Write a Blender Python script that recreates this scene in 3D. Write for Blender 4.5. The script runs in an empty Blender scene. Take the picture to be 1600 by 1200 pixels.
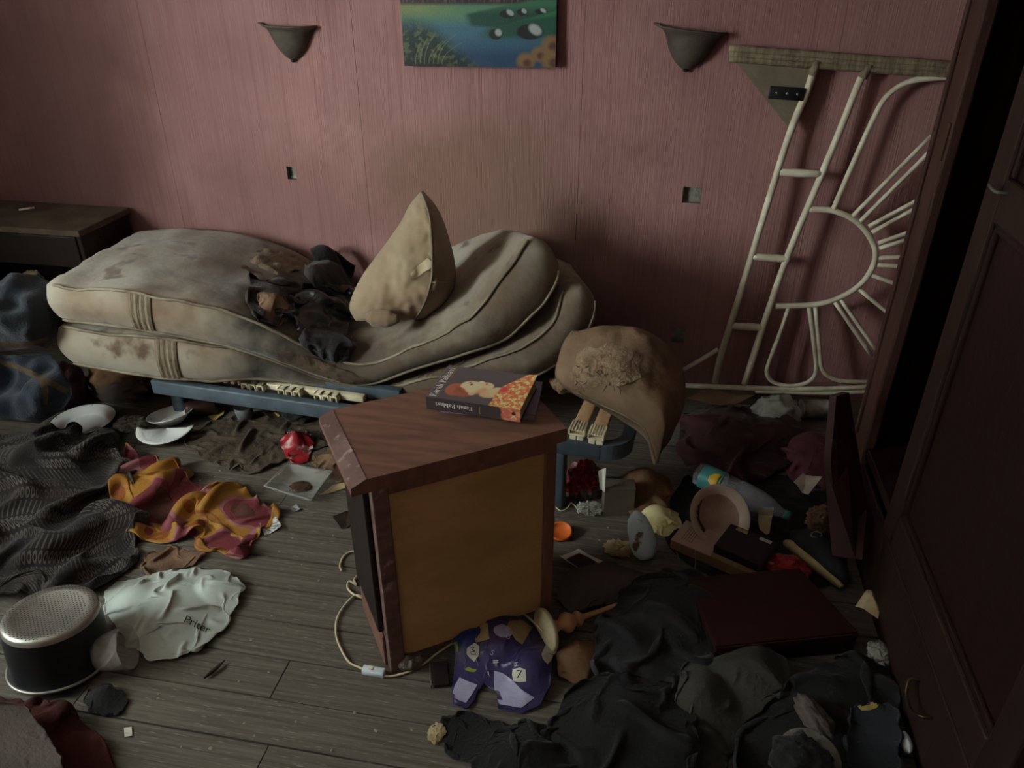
import bpy, bmesh, math, random
import numpy as np
from mathutils import Vector, Matrix, noise
from mathutils.bvhtree import BVHTree

random.seed(7)
scene = bpy.context.scene
COL = scene.collection

# ------------------------------------------------------------------ camera
F_PX = 1200.0
PITCH = math.radians(29.5)
YAW = math.radians(10.5)
CAM = np.array([0.0, 0.0, 1.6])
cam_data = bpy.data.cameras.new('camera')
cam_data.sensor_width = 36.0
cam_data.lens = 36.0 * F_PX / 1600.0
cam_data.clip_start = 0.02
cam = bpy.data.objects.new('camera', cam_data)
cam.location = CAM
cam.rotation_euler = (math.pi / 2 - PITCH, 0, YAW)
COL.objects.link(cam)
scene.camera = cam

# ------------------------------------------------------------------ world and daylight
world = bpy.data.worlds.new('overcast_sky')
scene.world = world
world.use_nodes = True
world.node_tree.nodes['Background'].inputs[0].default_value = (0.90, 1.0, 0.95, 1)
world.node_tree.nodes['Background'].inputs[1].default_value = 25.0

WALL_Y, LEFT_X, RIGHT_X, FRONT_Y, CEIL_Z = 2.9, -3.1, 1.42, -1.7, 2.5
WIN_Y0, WIN_Y1, WIN_Z0, WIN_Z1 = -0.2, 1.0, 0.95, 2.2
ld = bpy.data.lights.new('window_daylight', 'AREA')
ld.shape = 'RECTANGLE'
ld.size = 1.2
ld.size_y = 1.2
ld.spread = math.radians(50)
ld.energy = 15
ld.color = (0.94, 1.0, 0.94)
lo = bpy.data.objects.new('window_daylight', ld)
lo.location = (-3.75, -0.25, 1.85)          # the patch of sky outside the window, seen through its opening
lo.rotation_euler = (Vector((-1.2, 2.75, 0.85)) - Vector(lo.location)).to_track_quat('-Z', 'Y').to_euler()
COL.objects.link(lo)

scene.view_settings.view_transform = 'Standard'
scene.view_settings.look = 'None'
scene.view_settings.gamma = 1
scene.view_settings.use_curve_mapping = False
scene.view_settings.exposure = -0.35

# ------------------------------------------------------------------ where a pixel's ray meets the room
cp, sp, cy, sy = math.cos(PITCH), math.sin(PITCH), math.cos(YAW), math.sin(YAW)
def ray(px, py):
    r, d = px - 800.0, py - 600.0
    fw = F_PX * cp - d * sp
    dn = F_PX * sp + d * cp
    return np.array([-fw * sy + r * cy, fw * cy + r * sy, -dn])
def FL(px, py, z=0.0):
    v = ray(px, py); return CAM + v * ((z - CAM[2]) / v[2])
def AY(px, py, y):
    v = ray(px, py); return CAM + v * (y / v[1])
def AX(px, py, x):
    v = ray(px, py); return CAM + v * (x / v[0])
def onplane(px, py, p0, n):
    v = ray(px, py); p0 = np.array(p0, float); n = np.array(n, float)
    return CAM + v * (np.dot(p0 - CAM, n) / np.dot(v, n))
VIEW = np.array([-sy * cp, cy * cp, -sp])
def mpp(P): return float(np.dot(np.array(P) - CAM, VIEW)) / F_PX

# ------------------------------------------------------------------ materials
def lin(c):
    out = []
    for v in c[:3]:
        v = v / 255.0
        out.append(v / 12.92 if v <= 0.04045 else ((v + 0.055) / 1.055) ** 2.4)
    return (out[0], out[1], out[2], 1.0)
MATS = {}
def mat(name, c1, c2=None, c3=None, scale=6.0, rough=0.85, bump=0.25, bscale=60.0, metal=0.0, stretch=(1, 1, 1),
        bstretch=(1, 1, 1), trans=0.0, spec=0.35, alpha=1.0, coord='Object', lo=0.35, hi=0.65, speck=None, speck_scale=40.0, speck_lo=0.62, sheen=0.0, attr=None, ior=1.45):
    m = bpy.data.materials.new(name); m.use_nodes = True
    nt = m.node_tree; N = nt.nodes; L = nt.links
    b = N['Principled BSDF']
    b.inputs['Roughness'].default_value = rough
    b.inputs['Metallic'].default_value = metal
    b.inputs['Specular IOR Level'].default_value = spec
    b.inputs['Transmission Weight'].default_value = trans
    b.inputs['Alpha'].default_value = alpha
    b.inputs['IOR'].default_value = ior
    b.inputs['Sheen Weight'].default_value = sheen
    tc = N.new('ShaderNodeTexCoord')
    def noise_node(sc, st, det=6.0):
        mp = N.new('ShaderNodeMapping'); mp.inputs['Scale'].default_value = st
        L.new(tc.outputs[coord], mp.inputs['Vector'])
        nz = N.new('ShaderNodeTexNoise'); nz.inputs['Scale'].default_value = sc; nz.inputs['Detail'].default_value = det
        L.new(mp.outputs[0], nz.inputs['Vector'])
        return nz
    col = None
    if attr:
        a = N.new('ShaderNodeAttribute'); a.attribute_name = attr
        col = a.outputs['Color']
    elif c2 is not None:
        nz = noise_node(scale, stretch)
        r = N.new('ShaderNodeValToRGB')
        r.color_ramp.elements[0].position = lo; r.color_ramp.elements[0].color = lin(c1)
        r.color_ramp.elements[1].position = hi; r.color_ramp.elements[1].color = lin(c2)
        if c3 is not None:
            e = r.color_ramp.elements.new(min(0.98, hi + 0.12)); e.color = lin(c3)
        L.new(nz.outputs['Fac'], r.inputs[0])
        col = r.outputs[0]
    else:
        rgb = N.new('ShaderNodeRGB'); rgb.outputs[0].default_value = lin(c1); col = rgb.outputs[0]
    if speck is not None:
        nz = noise_node(speck_scale, (1, 1, 1), 4.0)
        r = N.new('ShaderNodeValToRGB')
        r.color_ramp.elements[0].position = speck_lo; r.color_ramp.elements[0].color = (0, 0, 0, 1)
        r.color_ramp.elements[1].position = speck_lo + 0.08; r.color_ramp.elements[1].color = (1, 1, 1, 1)
        L.new(nz.outputs['Fac'], r.inputs[0])
        mx = N.new('ShaderNodeMix'); mx.data_type = 'RGBA'
        L.new(r.outputs[0], mx.inputs[0]); L.new(col, mx.inputs[6]); mx.inputs[7].default_value = lin(speck)
        col = mx.outputs[2]
    L.new(col, b.inputs['Base Color'])
    if bump > 0:
        nz = noise_node(bscale, bstretch)
        bp = N.new('ShaderNodeBump'); bp.inputs['Strength'].default_value = bump; bp.inputs['Distance'].default_value = 0.01
        L.new(nz.outputs['Fac'], bp.inputs['Height']); L.new(bp.outputs[0], b.inputs['Normal'])
    MATS[name] = m
    return m

# ------------------------------------------------------------------ object helpers
def tag(o, label=None, cat=None, group=None, kind=None):
    if label: o['label'] = label
    if cat: o['category'] = cat
    if group: o['group'] = group
    if kind: o['kind'] = kind
    return o
def wloc(o):
    v = np.zeros(3)
    while o is not None:
        v += np.array(o.location); o = o.parent
    return v
def empty(name, loc, label, cat, group=None):
    o = bpy.data.objects.new(name, None); o.empty_display_size = 0.05
    o.location = loc; COL.objects.link(o)
    return tag(o, label, cat, group)
def mk(name, V, Fc, m, parent=None, smooth=True, uv=None, color=None):
    """one mesh object from world-space vertices; top-level ones get their origin at the base"""
    V = np.array(V, float)
    me = bpy.data.meshes.new(name)
    if parent is None:
        org = np.array([V[:, 0].mean(), V[:, 1].mean(), V[:, 2].min()])
    else:
        org = wloc(parent)
    me.from_pydata((V - org).tolist(), [], [tuple(int(i) for i in f) for f in Fc])
    if smooth:
        me.polygons.foreach_set('use_smooth', [True] * len(me.polygons))
    if uv is not None:
        ul = me.uv_layers.new(name='UVMap')
        li = np.zeros(len(me.loops), int); me.loops.foreach_get('vertex_index', li)
        ul.data.foreach_set('uv', np.array(uv, float)[li].ravel())
    if color is not None:
        ca = me.color_attributes.new('paint', 'FLOAT_COLOR', 'POINT')
        ca.data.foreach_set('color', np.array(color, float).ravel())
    if isinstance(m, str): m = MATS[m]
    me.materials.append(m)
    me.update()
    o = bpy.data.objects.new(name, me); COL.objects.link(o)
    if parent is None: o.location = org
    else: o.parent = parent
    return o
def merge(parts):
    V, Fc, k = [], [], 0
    for v, f in parts:
        v = np.array(v, float); V.append(v)
        Fc += [tuple(i + k for i in q) for q in f]; k += len(v)
    return np.vstack(V), Fc
def box(x0, x1, y0, y1, z0, z1, bev=0.0, seg=2):
    bm = bmesh.new()
    bmesh.ops.create_cube(bm, size=1.0)
    for v in bm.verts:
        v.co.x = x0 if v.co.x < 0 else x1
        v.co.y = y0 if v.co.y < 0 else y1
        v.co.z = z0 if v.co.z < 0 else z1
    if bev > 0:
        bmesh.ops.bevel(bm, geom=list(bm.edges), offset=bev, segments=seg, affect='EDGES', profile=0.5)
    bm.verts.index_update()
    V = np.array([v.co[:] for v in bm.verts]); Fc = [[v.index for v in f.verts] for f in bm.faces]
    bm.free()
    return V, Fc
def xf(vf, M):
    V, Fc = vf
    V = np.array(V, float); A = np.array(M)
    return V @ A[:3, :3].T + A[:3, 3], Fc
def TR(loc, rz=0, rx=0, ry=0):
    return Matrix.Translation(Vector(loc)) @ Matrix.Rotation(rz, 4, 'Z') @ Matrix.Rotation(ry, 4, 'Y') @ Matrix.Rotation(rx, 4, 'X')
def frame(origin, xa, ya):
    """matrix with the given origin, x axis and approximate y axis"""
    x = np.array(xa, float); x /= np.linalg.norm(x)
    z = np.cross(x, np.array(ya, float)); z /= np.linalg.norm(z)
    y = np.cross(z, x)
    M = np.eye(4); M[:3, 0] = x; M[:3, 1] = y; M[:3, 2] = z; M[:3, 3] = origin
    return M
def catmull(P, n, closed=False):
    P = np.array(P, float)
    if len(P) == 2:
        t = np.linspace(0, 1, n)[:, None]; return P[0] * (1 - t) + P[1] * t
    Q = np.vstack([2 * P[0] - P[1], P, 2 * P[-1] - P[-2]]) if not closed else np.vstack([P[-1], P, P[0], P[1]])
    segs = len(Q) - 3
    out = []
    for t in np.linspace(0, segs, n):
        i = min(int(t), segs - 1); u = t - i
        a, b, c, d = Q[i], Q[i + 1], Q[i + 2], Q[i + 3]
        out.append(0.5 * (2 * b + (c - a) * u + (2 * a - 5 * b + 4 * c - d) * u * u + (3 * b - a - 3 * c + d) * u ** 3))
    return np.array(out)
def tube(P, r, n=24, sides=8, smooth=True):
    C = catmull(P, n) if smooth else np.array(P, float)
    n = len(C)
    R = np.full(n, r) if np.isscalar(r) else np.interp(np.linspace(0, 1, n), np.linspace(0, 1, len(r)), r)
    T = np.gradient(C, axis=0); T /= np.linalg.norm(T, axis=1)[:, None] + 1e-12
    up = np.array([0, 0, 1.0]) if abs(T[0][2]) < 0.9 else np.array([0, 1.0, 0])
    V = []; nrm = np.cross(T[0], up); nrm /= np.linalg.norm(nrm)
    for i in range(n):
        nrm = nrm - T[i] * np.dot(nrm, T[i]); nrm /= np.linalg.norm(nrm) + 1e-12
        bn = np.cross(T[i], nrm)
        for k in range(sides):
            a = 2 * math.pi * k / sides
            V.append(C[i] + R[i] * (nrm * math.cos(a) + bn * math.sin(a)))
    Fc = []
    for i in range(n - 1):
        for k in range(sides):
            a, b = i * sides + k, i * sides + (k + 1) % sides
            Fc.append((a, b, b + sides, a + sides))
    Fc.append(tuple(range(sides - 1, -1, -1))); Fc.append(tuple(range((n - 1) * sides, n * sides)))
    return np.array(V), Fc
def lathe(prof, sides=40, a0=0.0, a1=2 * math.pi):
    full = abs(a1 - a0 - 2 * math.pi) < 1e-6
    m = sides if full else sides + 1
    V = [(r * math.cos(a0 + (a1 - a0) * k / sides), r * math.sin(a0 + (a1 - a0) * k / sides), z) for r, z in prof for k in range(m)]
    Fc = []
    for i in range(len(prof) - 1):
        for k in range(sides):
            a, b = i * m + k, i * m + (k + 1) % m
            Fc.append((a, b, b + m, a + m))
    return np.array(V), Fc
def gridfaces(ny, nx):
    return [(j * nx + i, j * nx + i + 1, (j + 1) * nx + i + 1, (j + 1) * nx + i) for j in range(ny - 1) for i in range(nx - 1)]
def subsurf(o, lv=1):
    s = o.modifiers.new('subdivision', 'SUBSURF'); s.levels = 1; s.render_levels = lv
def solid(o, t, off=-1):
    s = o.modifiers.new('thickness', 'SOLIDIFY'); s.thickness = t; s.offset = off
def resample(P, n):
    P = np.array(P, float); d = np.r_[0, np.cumsum(np.linalg.norm(np.diff(P, axis=0), axis=1))]
    t = np.linspace(0, d[-1], n)
    return np.stack([np.interp(t, d, P[:, k]) for k in range(P.shape[1])], 1)
def coons(poly, n, corners=None):
    P = [np.array(p, float) for p in poly]; k = len(P)
    if corners is None: corners = [0, k // 4, k // 2, 3 * k // 4]
    a, b, c, d = corners
    Q = P + P
    s0 = resample(Q[a:b + 1], n); s1 = resample(Q[b:c + 1], n)
    s2 = resample(Q[c:d + 1], n)[::-1]; s3 = resample(Q[d:a + k + 1], n)[::-1]
    u = np.linspace(0, 1, n)[None, :, None]; v = np.linspace(0, 1, n)[:, None, None]
    return ((1 - v) * s0[None] + v * s2[None] + (1 - u) * s3[:, None] + u * s1[:, None]
            - ((1 - u) * (1 - v) * s0[0] + u * (1 - v) * s0[-1] + (1 - u) * v * s2[0] + u * v * s2[-1]))
def fbm(x, y, z, oct=3):
    return noise.fractal(Vector((x, y, z)), 0.9, 2.0, oct)

def cloth_sim(p, slack, ground, iters=110, bend=0.25, seed=0, amp=0.02, freq=5.0, pin=True, grav=0.00025):
    """a sheet larger than its footprint, let down on the ground so that it buckles into folds"""
    ny, nx, _ = p.shape
    rng = np.random.RandomState(seed)
    p = p.copy(); flat = p.copy(); flat[..., 2] = 0
    def L(a, b): return np.linalg.norm(a - b, axis=-1) * slack + 1e-6
    sets = [((slice(None), slice(1, None)), (slice(None), slice(None, -1)), 1.0, False),
            ((slice(1, None), slice(None)), (slice(None, -1), slice(None)), 1.0, False),
            ((slice(1, None), slice(1, None)), (slice(None, -1), slice(None, -1)), 0.5, False),
            ((slice(1, None), slice(None, -1)), (slice(None, -1), slice(1, None)), 0.5, False),
            ((slice(None), slice(2, None)), (slice(None), slice(None, -2)), bend, True),
            ((slice(2, None), slice(None)), (slice(None, -2), slice(None)), bend, True),
            ((slice(None), slice(4, None)), (slice(None), slice(None, -4)), bend * 0.7, True),
            ((slice(4, None), slice(None)), (slice(None, -4), slice(None)), bend * 0.7, True)]
    rest = [L(flat[a], flat[b]) for a, b, _, _ in sets]
    ox, oy = rng.rand(2) * 50
    uu = np.linspace(0, 1, nx); vv = np.linspace(0, 1, ny)
    ang = rng.rand() * math.pi; ca, sa = math.cos(ang), math.sin(ang)
    def fold(u, v):
        a, b = u * ca + v * sa, -u * sa + v * ca
        w = noise.noise(Vector((a * 2.3 + oy, b * 2.3 + ox, 1.7))) * 0.35
        r1 = 1 - 2 * abs(noise.noise(Vector(((a + w) * freq * 1.15 + ox, (b - w) * freq * 0.38 + oy, 0.3))))
        r2 = noise.noise(Vector((u * freq * 1.9 + oy, v * freq * 1.9 + ox, 4.2)))
        return 1.3 * r1 - 0.7 + 0.45 * r2
    nzv = np.array([[fold(u, v) for u in uu] for v in vv])
    p[..., 2] = ground(p[..., 0], p[..., 1]) + 0.012 + 1.7 * amp * np.maximum(nzv + 0.35, 0.0)
    p[..., :2] += rng.randn(ny, nx, 2) * 0.0008
    vel = np.zeros_like(p)
    edge = np.zeros((ny, nx), bool); edge[0] = edge[-1] = True; edge[:, 0] = edge[:, -1] = True
    keep = p[edge][:, :2].copy()
    for it in range(iters):
        old = p.copy()
        vel[..., 2] -= grav
        p += vel
        for (a, b, k, isb), r in zip(sets, rest):
            d = p[a] - p[b]
            ln = np.linalg.norm(d, axis=-1) + 1e-9
            e = (ln - r) / ln
            if isb: e = np.where(ln < 0.9 * r, e, 0.0)
            c = d * (e * 0.25 * k)[..., None]
            p[a] -= c; p[b] += c
        g = ground(p[..., 0], p[..., 1]) + 0.004
        hit = p[..., 2] < g
        p[..., 2] = np.maximum(p[..., 2], g)
        if pin:
            q = p[edge]; q[:, :2] = keep; p[edge] = q
        vel = (p - old) * 0.9
        vel[hit] *= 0.3
    return p

def mounds(lst, base=0.0):
    """heap the sheet lies on: (px, py, radius, height)"""
    C = [(FL(a, b)[:2], r, h) for a, b, r, h in lst]
    def g(x, y):
        z = np.full(np.shape(x), base, float)
        for c, r, h in C:
            z = np.maximum(z, base + h * np.exp(-((x - c[0]) ** 2 + (y - c[1]) ** 2) / (r * r)))
        return z
    return g
RAGS = {}
def rag_on(name, label, cat, poly, body, m, heap=(), slack=1.35, n=32, thick=0.003, seed=1, amp=0.025, freq=4.0, bend=0.4, smooth=True):
    """a cloth let down on another thing's surface"""
    tree = BVHTree.FromPolygons([Vector(v) for v in body[0]], body[1])
    def hitp(a, b):
        h = tree.ray_cast(Vector(CAM), Vector(ray(a, b)).normalized())
        return np.array(h[0]) if h[0] is not None else None
    pts = [hitp(a, b) for a, b in poly]
    ok = [q for q in pts if q is not None]; mid = np.mean(ok, axis=0)
    pts = [q if q is not None else AY(a, b, mid[1] + 0.12) for q, (a, b) in zip(pts, poly)]
    G = coons([q[:2] for q in pts], n)
    Z = np.zeros((n, n))
    for j in range(n):
        for i in range(n):
            h = tree.ray_cast(Vector((G[j, i, 0], G[j, i, 1], 2.0)), Vector((0, 0, -1)))
            Z[j, i] = h[0][2] if h[0] is not None else mid[2]
    for a, b, r, hh in heap:
        q = hitp(a, b)
        if q is None: q = mid
        Z = np.maximum(Z, Z + hh * np.exp(-((G[..., 0] - q[0]) ** 2 + (G[..., 1] - q[1]) ** 2) / (r * r)))
    p = np.concatenate([G, np.zeros((n, n, 1))], 2)
    p = cloth_sim(p, slack, lambda x, y: Z, bend=bend, seed=seed, amp=amp, freq=freq)
    V = p.reshape(-1, 3); Fc = gridfaces(n, n)
    uv = np.stack(np.meshgrid(np.linspace(0, 1, n), np.linspace(0, 1, n)), -1).reshape(-1, 2)
    o = mk(name, V, Fc, m, uv=uv, smooth=smooth); solid(o, thick, 1); subsurf(o, 1)
    RAGS[o.name] = (V, Fc)
    return tag(o, label, cat)
def rag(name, label, cat, poly, m, heap=(), base=0.0, zref=0.02, slack=1.3, n=34, thick=0.004, seed=1, amp=0.02, freq=5.0, bend=0.25,
        iters=110, group=None, parent=None, corners=None, sub=1, smooth=True, plan=None):
    pts = [FL(a, b, zref + base) for a, b in poly] if plan is None else [np.array((x, y, 0)) for x, y in plan]
    G = coons([q[:2] for q in pts], n, corners)
    p = np.concatenate([G, np.zeros((n, n, 1))], 2)
    p = cloth_sim(p, slack, mounds(heap, base), iters=iters, bend=bend, seed=seed, amp=amp, freq=freq)
    V = p.reshape(-1, 3)
    uv = np.stack(np.meshgrid(np.linspace(0, 1, n), np.linspace(0, 1, n)), -1).reshape(-1, 2)
    Fc = gridfaces(n, n)
    o = mk(name, V, Fc, m, parent=parent, uv=uv, smooth=smooth)
    if thick: solid(o, thick, 1)
    if sub: subsurf(o, sub)
    if parent is None: tag(o, label, cat, group)
    RAGS[o.name] = (V, Fc)
    return o
def lump(name, label, cat, c, dims, m, seed=0, freq=2.2, amp=0.22, ridge=0.0, rz=0.0, tilt=0.0, sub=4, flat=True, parent=None, group=None, smooth=True):
    """a wadded thing: a ball worked into folds, resting with a flattened underside; c is its base centre"""
    bm = bmesh.new(); bmesh.ops.create_icosphere(bm, subdivisions=sub, radius=1.0)
    rng = random.Random(seed); off = Vector((rng.random() * 40, rng.random() * 40, rng.random() * 40))
    V = []
    for v in bm.verts:
        d = v.co.normalized()
        h = noise.fractal(d * freq + off, 0.8, 2.0, 4) * amp
        if ridge: h += (0.5 - abs(noise.noise(d * freq * 1.3 + off * 1.7)) * 2.2) * ridge
        V.append(d * (1.0 + h))
    V = np.array([v[:] for v in V]); bm.verts.index_update()
    Fc = [[v.index for v in f.verts] for f in bm.faces]; bm.free()
    V = V * np.array(dims) / 2.0
    A = np.array(Matrix.Rotation(rz, 3, 'Z') @ Matrix.Rotation(tilt, 3, 'X'))
    V = V @ A.T
    if flat:
        zf = -0.36 * dims[2]
        V[:, 2] = np.where(V[:, 2] < zf, zf + (V[:, 2] - zf) * 0.08, V[:, 2])
    V[:, 2] -= V[:, 2].min()
    V += np.array(c)
    o = mk(name, V, Fc, m, parent=parent, smooth=smooth)
    if parent is None: tag(o, label, cat, group)
    RAGS[o.name] = (V, Fc)
    return o
def rowloft(rows, p0, nrm, tf, tb, nx=30, ny=36, ridge=0.5, wr=0.0, wf=8.0, seed=0, pw=0.5, pv=0.45):
    """a padded body: rows (left px, right px) laid on a plane, filled out by tf to the front and tb to the back"""
    nrm = np.array(nrm, float); nrm /= np.linalg.norm(nrm)
    Lp = catmull([onplane(r[0], r[1], p0, nrm) for r in rows], ny)
    Rp = catmull([onplane(r[2], r[3], p0, nrm) for r in rows], ny)
    a = np.linspace(0, 1, nx)
    prof = np.where(a < ridge, a / ridge, (1 - a) / (1 - ridge)); prof = np.sin(np.clip(prof, 0, 1) * math.pi / 2) ** (2 * pw)
    b = np.linspace(0, 1, ny); pb = np.clip(4 * b * (1 - b), 0, 1) ** pv
    sgn = -1.0 if np.dot(nrm, VIEW) > 0 else 1.0
    rng = random.Random(seed); o3 = rng.random() * 30
    front = np.zeros((ny, nx, 3)); back = np.zeros((ny, nx, 3))
    for j in range(ny):
        for i in range(nx):
            q = Lp[j] * (1 - a[i]) + Rp[j] * a[i]
            h = prof[i] * pb[j]
            w = wr * noise.fractal(Vector((q[0] * wf + o3, q[1] * wf, q[2] * wf)), 0.9, 2.0, 3) * min(1.0, h * 2.5)
            front[j, i] = q + nrm * sgn * (tf * h + w)
            back[j, i] = q - nrm * sgn * (tb * h - w * 0.5)
    V = np.vstack([front.reshape(-1, 3), back.reshape(-1, 3)])
    k = nx * ny
    Fc = gridfaces(ny, nx) + [tuple(i + k for i in q[::-1]) for q in gridfaces(ny, nx)]
    per = [i for i in range(nx)] + [j * nx + nx - 1 for j in range(1, ny)] + [(ny - 1) * nx + i for i in range(nx - 2, -1, -1)] + [j * nx for j in range(ny - 2, 0, -1)]
    for i in range(len(per)):
        c, d = per[i], per[(i + 1) % len(per)]
        Fc.append((d, c, c + k, d + k))
    return V, Fc, front
def drape_print(name, poly, body, m, parent, n=8, lift=0.0015):
    """print that lies on a crumpled surface: a patch laid over the body's own mesh"""
    V, Fc = body
    tree = BVHTree.FromPolygons([Vector(v) for v in V], Fc)
    G = coons(poly, n).reshape(-1, 2)
    pts = []
    for a, b in G:
        d = Vector(ray(a, b)).normalized()
        h = tree.ray_cast(Vector(CAM), d)
        pts.append(np.array(h[0]) - np.array(d) * lift if h[0] is not None else None)
    ok = [q for q in pts if q is not None]
    if not ok: return None
    keep = [f for f in gridfaces(n, n) if all(pts[i] is not None for i in f)]
    if not keep: return None
    mid = np.mean(ok, axis=0)
    pts = [q if q is not None else mid for q in pts]
    used = sorted({i for f in keep for i in f}); re = {i: k for k, i in enumerate(used)}
    return mk(name, [pts[i] for i in used], [tuple(re[i] for i in f) for f in keep], m, parent=parent)
def paper(name, label, cat, corners_px, m, base=0.0, folds=3, amp=0.006, n=14, seed=0, thick=0.0008, group=None, plane=None, curl=0.0):
    """a creased sheet: straight creases added up over the sheet"""
    rng = random.Random(seed)
    pts = [FL(a, b, base) for a, b in corners_px] if plane is None else [onplane(a, b, *plane) for a, b in corners_px]
    G = coons(pts, n, [0, 1, 2, 3] if len(pts) == 4 else None)
    nr = np.array([0, 0, 1.0]) if plane is None else np.array(plane[1], float) * (-np.sign(np.dot(plane[1], VIEW)))
    nr = nr / np.linalg.norm(nr)
    size = np.linalg.norm(G[0, 0] - G[-1, -1])
    h = np.zeros((n, n))
    u, v = np.meshgrid(np.linspace(-1, 1, n), np.linspace(-1, 1, n))
    for _ in range(folds):
        t = rng.random() * math.pi
        h += amp * abs(math.cos(t) * u + math.sin(t) * v - rng.uniform(-0.6, 0.6)) * rng.choice((1, 1, -0.7))
    h += curl * (u ** 2 + 0.4 * v ** 2)
    h -= h.min()
    V = (G + h[..., None] * nr + nr * 0.0015).reshape(-1, 3)
    o = mk(name, V, gridfaces(n, n), m, smooth=False)
    solid(o, thick, 1)
    RAGS[o.name] = (V, gridfaces(n, n))
    return tag(o, label, cat, group)

# ================================================================== materials
def wallpaper_material():
    m = mat('wallpaper_pink', (142, 102, 101), (156, 116, 113), scale=3.0, rough=0.8, bump=0.0)
    nt = m.node_tree; N = nt.nodes; L = nt.links; b = N['Principled BSDF']
    tc = [n for n in N if n.type == 'TEX_COORD'][0]
    base = b.inputs['Base Color'].links[0].from_socket
    def streak(sx, sz, det):
        mp = N.new('ShaderNodeMapping'); mp.inputs['Scale'].default_value = (sx, 1, sz)
        L.new(tc.outputs['Object'], mp.inputs['Vector'])
        nz = N.new('ShaderNodeTexNoise'); nz.inputs['Scale'].default_value = 1.0; nz.inputs['Detail'].default_value = det
        L.new(mp.outputs[0], nz.inputs['Vector']); return nz
    def mixc(fac, a, colr, k):
        mx = N.new('ShaderNodeMix'); mx.data_type = 'RGBA'
        ml = N.new('ShaderNodeMath'); ml.operation = 'MULTIPLY'; ml.inputs[1].default_value = k
        L.new(fac, ml.inputs[0]); L.new(ml.outputs[0], mx.inputs[0]); L.new(a, mx.inputs[6]); mx.inputs[7].default_value = lin(colr)
        return mx.outputs[2]
    def ramp(sock, lo, hi):
        r = N.new('ShaderNodeMapRange'); r.inputs[1].default_value = lo; r.inputs[2].default_value = hi
        L.new(sock, r.inputs[0]); return r.outputs[0]
    fine = streak(210, 7, 4); wide = streak(45, 0.9, 5)
    c = mixc(ramp(fine.outputs['Fac'], 0.52, 0.75), base, (172, 136, 131), 0.4)
    c = mixc(ramp(wide.outputs['Fac'], 0.52, 0.72), c, (126, 84, 83), 0.5)
    # the grease mark where heads rested above the bed, a fainter mark, and light falloff painted dark at the left end
    def stain_or_falloff(cx, cz, rx, rz, colr, k, c, ns=4.0):
        mp = N.new('ShaderNodeMapping'); mp.inputs['Location'].default_value = (-cx / rx, 0, -cz / rz); mp.inputs['Scale'].default_value = (1 / rx, 0, 1 / rz)
        L.new(tc.outputs['Object'], mp.inputs['Vector'])
        nz = N.new('ShaderNodeTexNoise'); nz.inputs['Scale'].default_value = ns; nz.inputs['Detail'].default_value = 6
        L.new(tc.outputs['Object'], nz.inputs['Vector'])
        ln = N.new('ShaderNodeVectorMath'); ln.operation = 'LENGTH'; L.new(mp.outputs[0], ln.inputs[0])
        ad = N.new('ShaderNodeMath'); ad.operation = 'MULTIPLY_ADD'; L.new(nz.outputs['Fac'], ad.inputs[0]); ad.inputs[1].default_value = 1.4
        L.new(ln.outputs['Value'], ad.inputs[2])
        r = N.new('ShaderNodeMapRange'); r.inputs[1].default_value = 1.75; r.inputs[2].default_value = 1.15; L.new(ad.outputs[0], r.inputs[0])
        return mixc(r.outputs[0], c, colr, k)
    WOX = (LEFT_X + RIGHT_X) / 2
    P = AY(745, 250, WALL_Y); c = stain_or_falloff(P[0] - WOX, P[2], 0.62, 0.42, (118, 92, 78), 0.78, c)
    P = AY(470, 260, WALL_Y); c = stain_or_falloff(P[0] - WOX, P[2], 0.5, 0.3, (116, 84, 76), 0.4, c, 9.0)
    P = AY(60, 120, WALL_Y); c = stain_or_falloff(P[0] - WOX, P[2], 0.6, 0.9, (84, 54, 54), 0.7, c, 2.0)  # painted falloff: wallpaper colour darkened toward the left corner
    L.new(c, b.inputs['Base Color'])
    bp = N.new('ShaderNodeBump'); bp.inputs['Strength'].default_value = 0.45; bp.inputs['Distance'].default_value = 0.006
    L.new(fine.outputs['Fac'], bp.inputs['Height']); L.new(bp.outputs[0], b.inputs['Normal'])
wallpaper_material()
mat('wall_plain', (170, 132, 124), (186, 148, 138), rough=0.85, bump=0.1)
mat('plaster', (150, 148, 138), (96, 92, 84), scale=20, bump=0.6)
mat('ceiling_paint', (206, 200, 188), (190, 184, 172), bump=0.1)
mat('plank_wood', (110, 103, 94), (80, 74, 66), (132, 125, 116), scale=5, stretch=(0.9, 2.2, 1), rough=0.85, bump=0.35, bscale=22, bstretch=(0.5, 3, 1), speck=(140, 138, 132), speck_scale=38, speck_lo=0.62)
mat('floor_dark', (18, 15, 13), bump=0)
def ticking(name, dirt, k):
    m = mat(name, (148, 142, 128), (130, 115, 97), (104, 87, 70), scale=5.0, rough=0.95, bump=0.35, bscale=26, lo=0.4, hi=0.62, speck=(86, 70, 56), speck_scale=7.0, speck_lo=0.6, sheen=0.2)
    return m
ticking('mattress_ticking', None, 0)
mat('burnt_ticking', (60, 50, 42), (98, 82, 66), (30, 26, 24), scale=12, bump=0.8, bscale=30)
mat('piping', (140, 130, 112), (92, 79, 64), scale=9, bump=0.2)
mat('strap_ticking', (128, 116, 98), (96, 80, 62), scale=14, stretch=(4, 1, 1), bump=0.5, bscale=60, bstretch=(6, 1, 0.4))
mat('pillow_ticking', (148, 132, 108), (128, 107, 84), (100, 79, 59), scale=6, rough=0.92, bump=0.3, bscale=18, speck=(100, 76, 50), speck_scale=5, speck_lo=0.63, sheen=0.2)
mat('flap_cloth', (206, 190, 160), (184, 166, 134), scale=14, bump=0.2)
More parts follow.
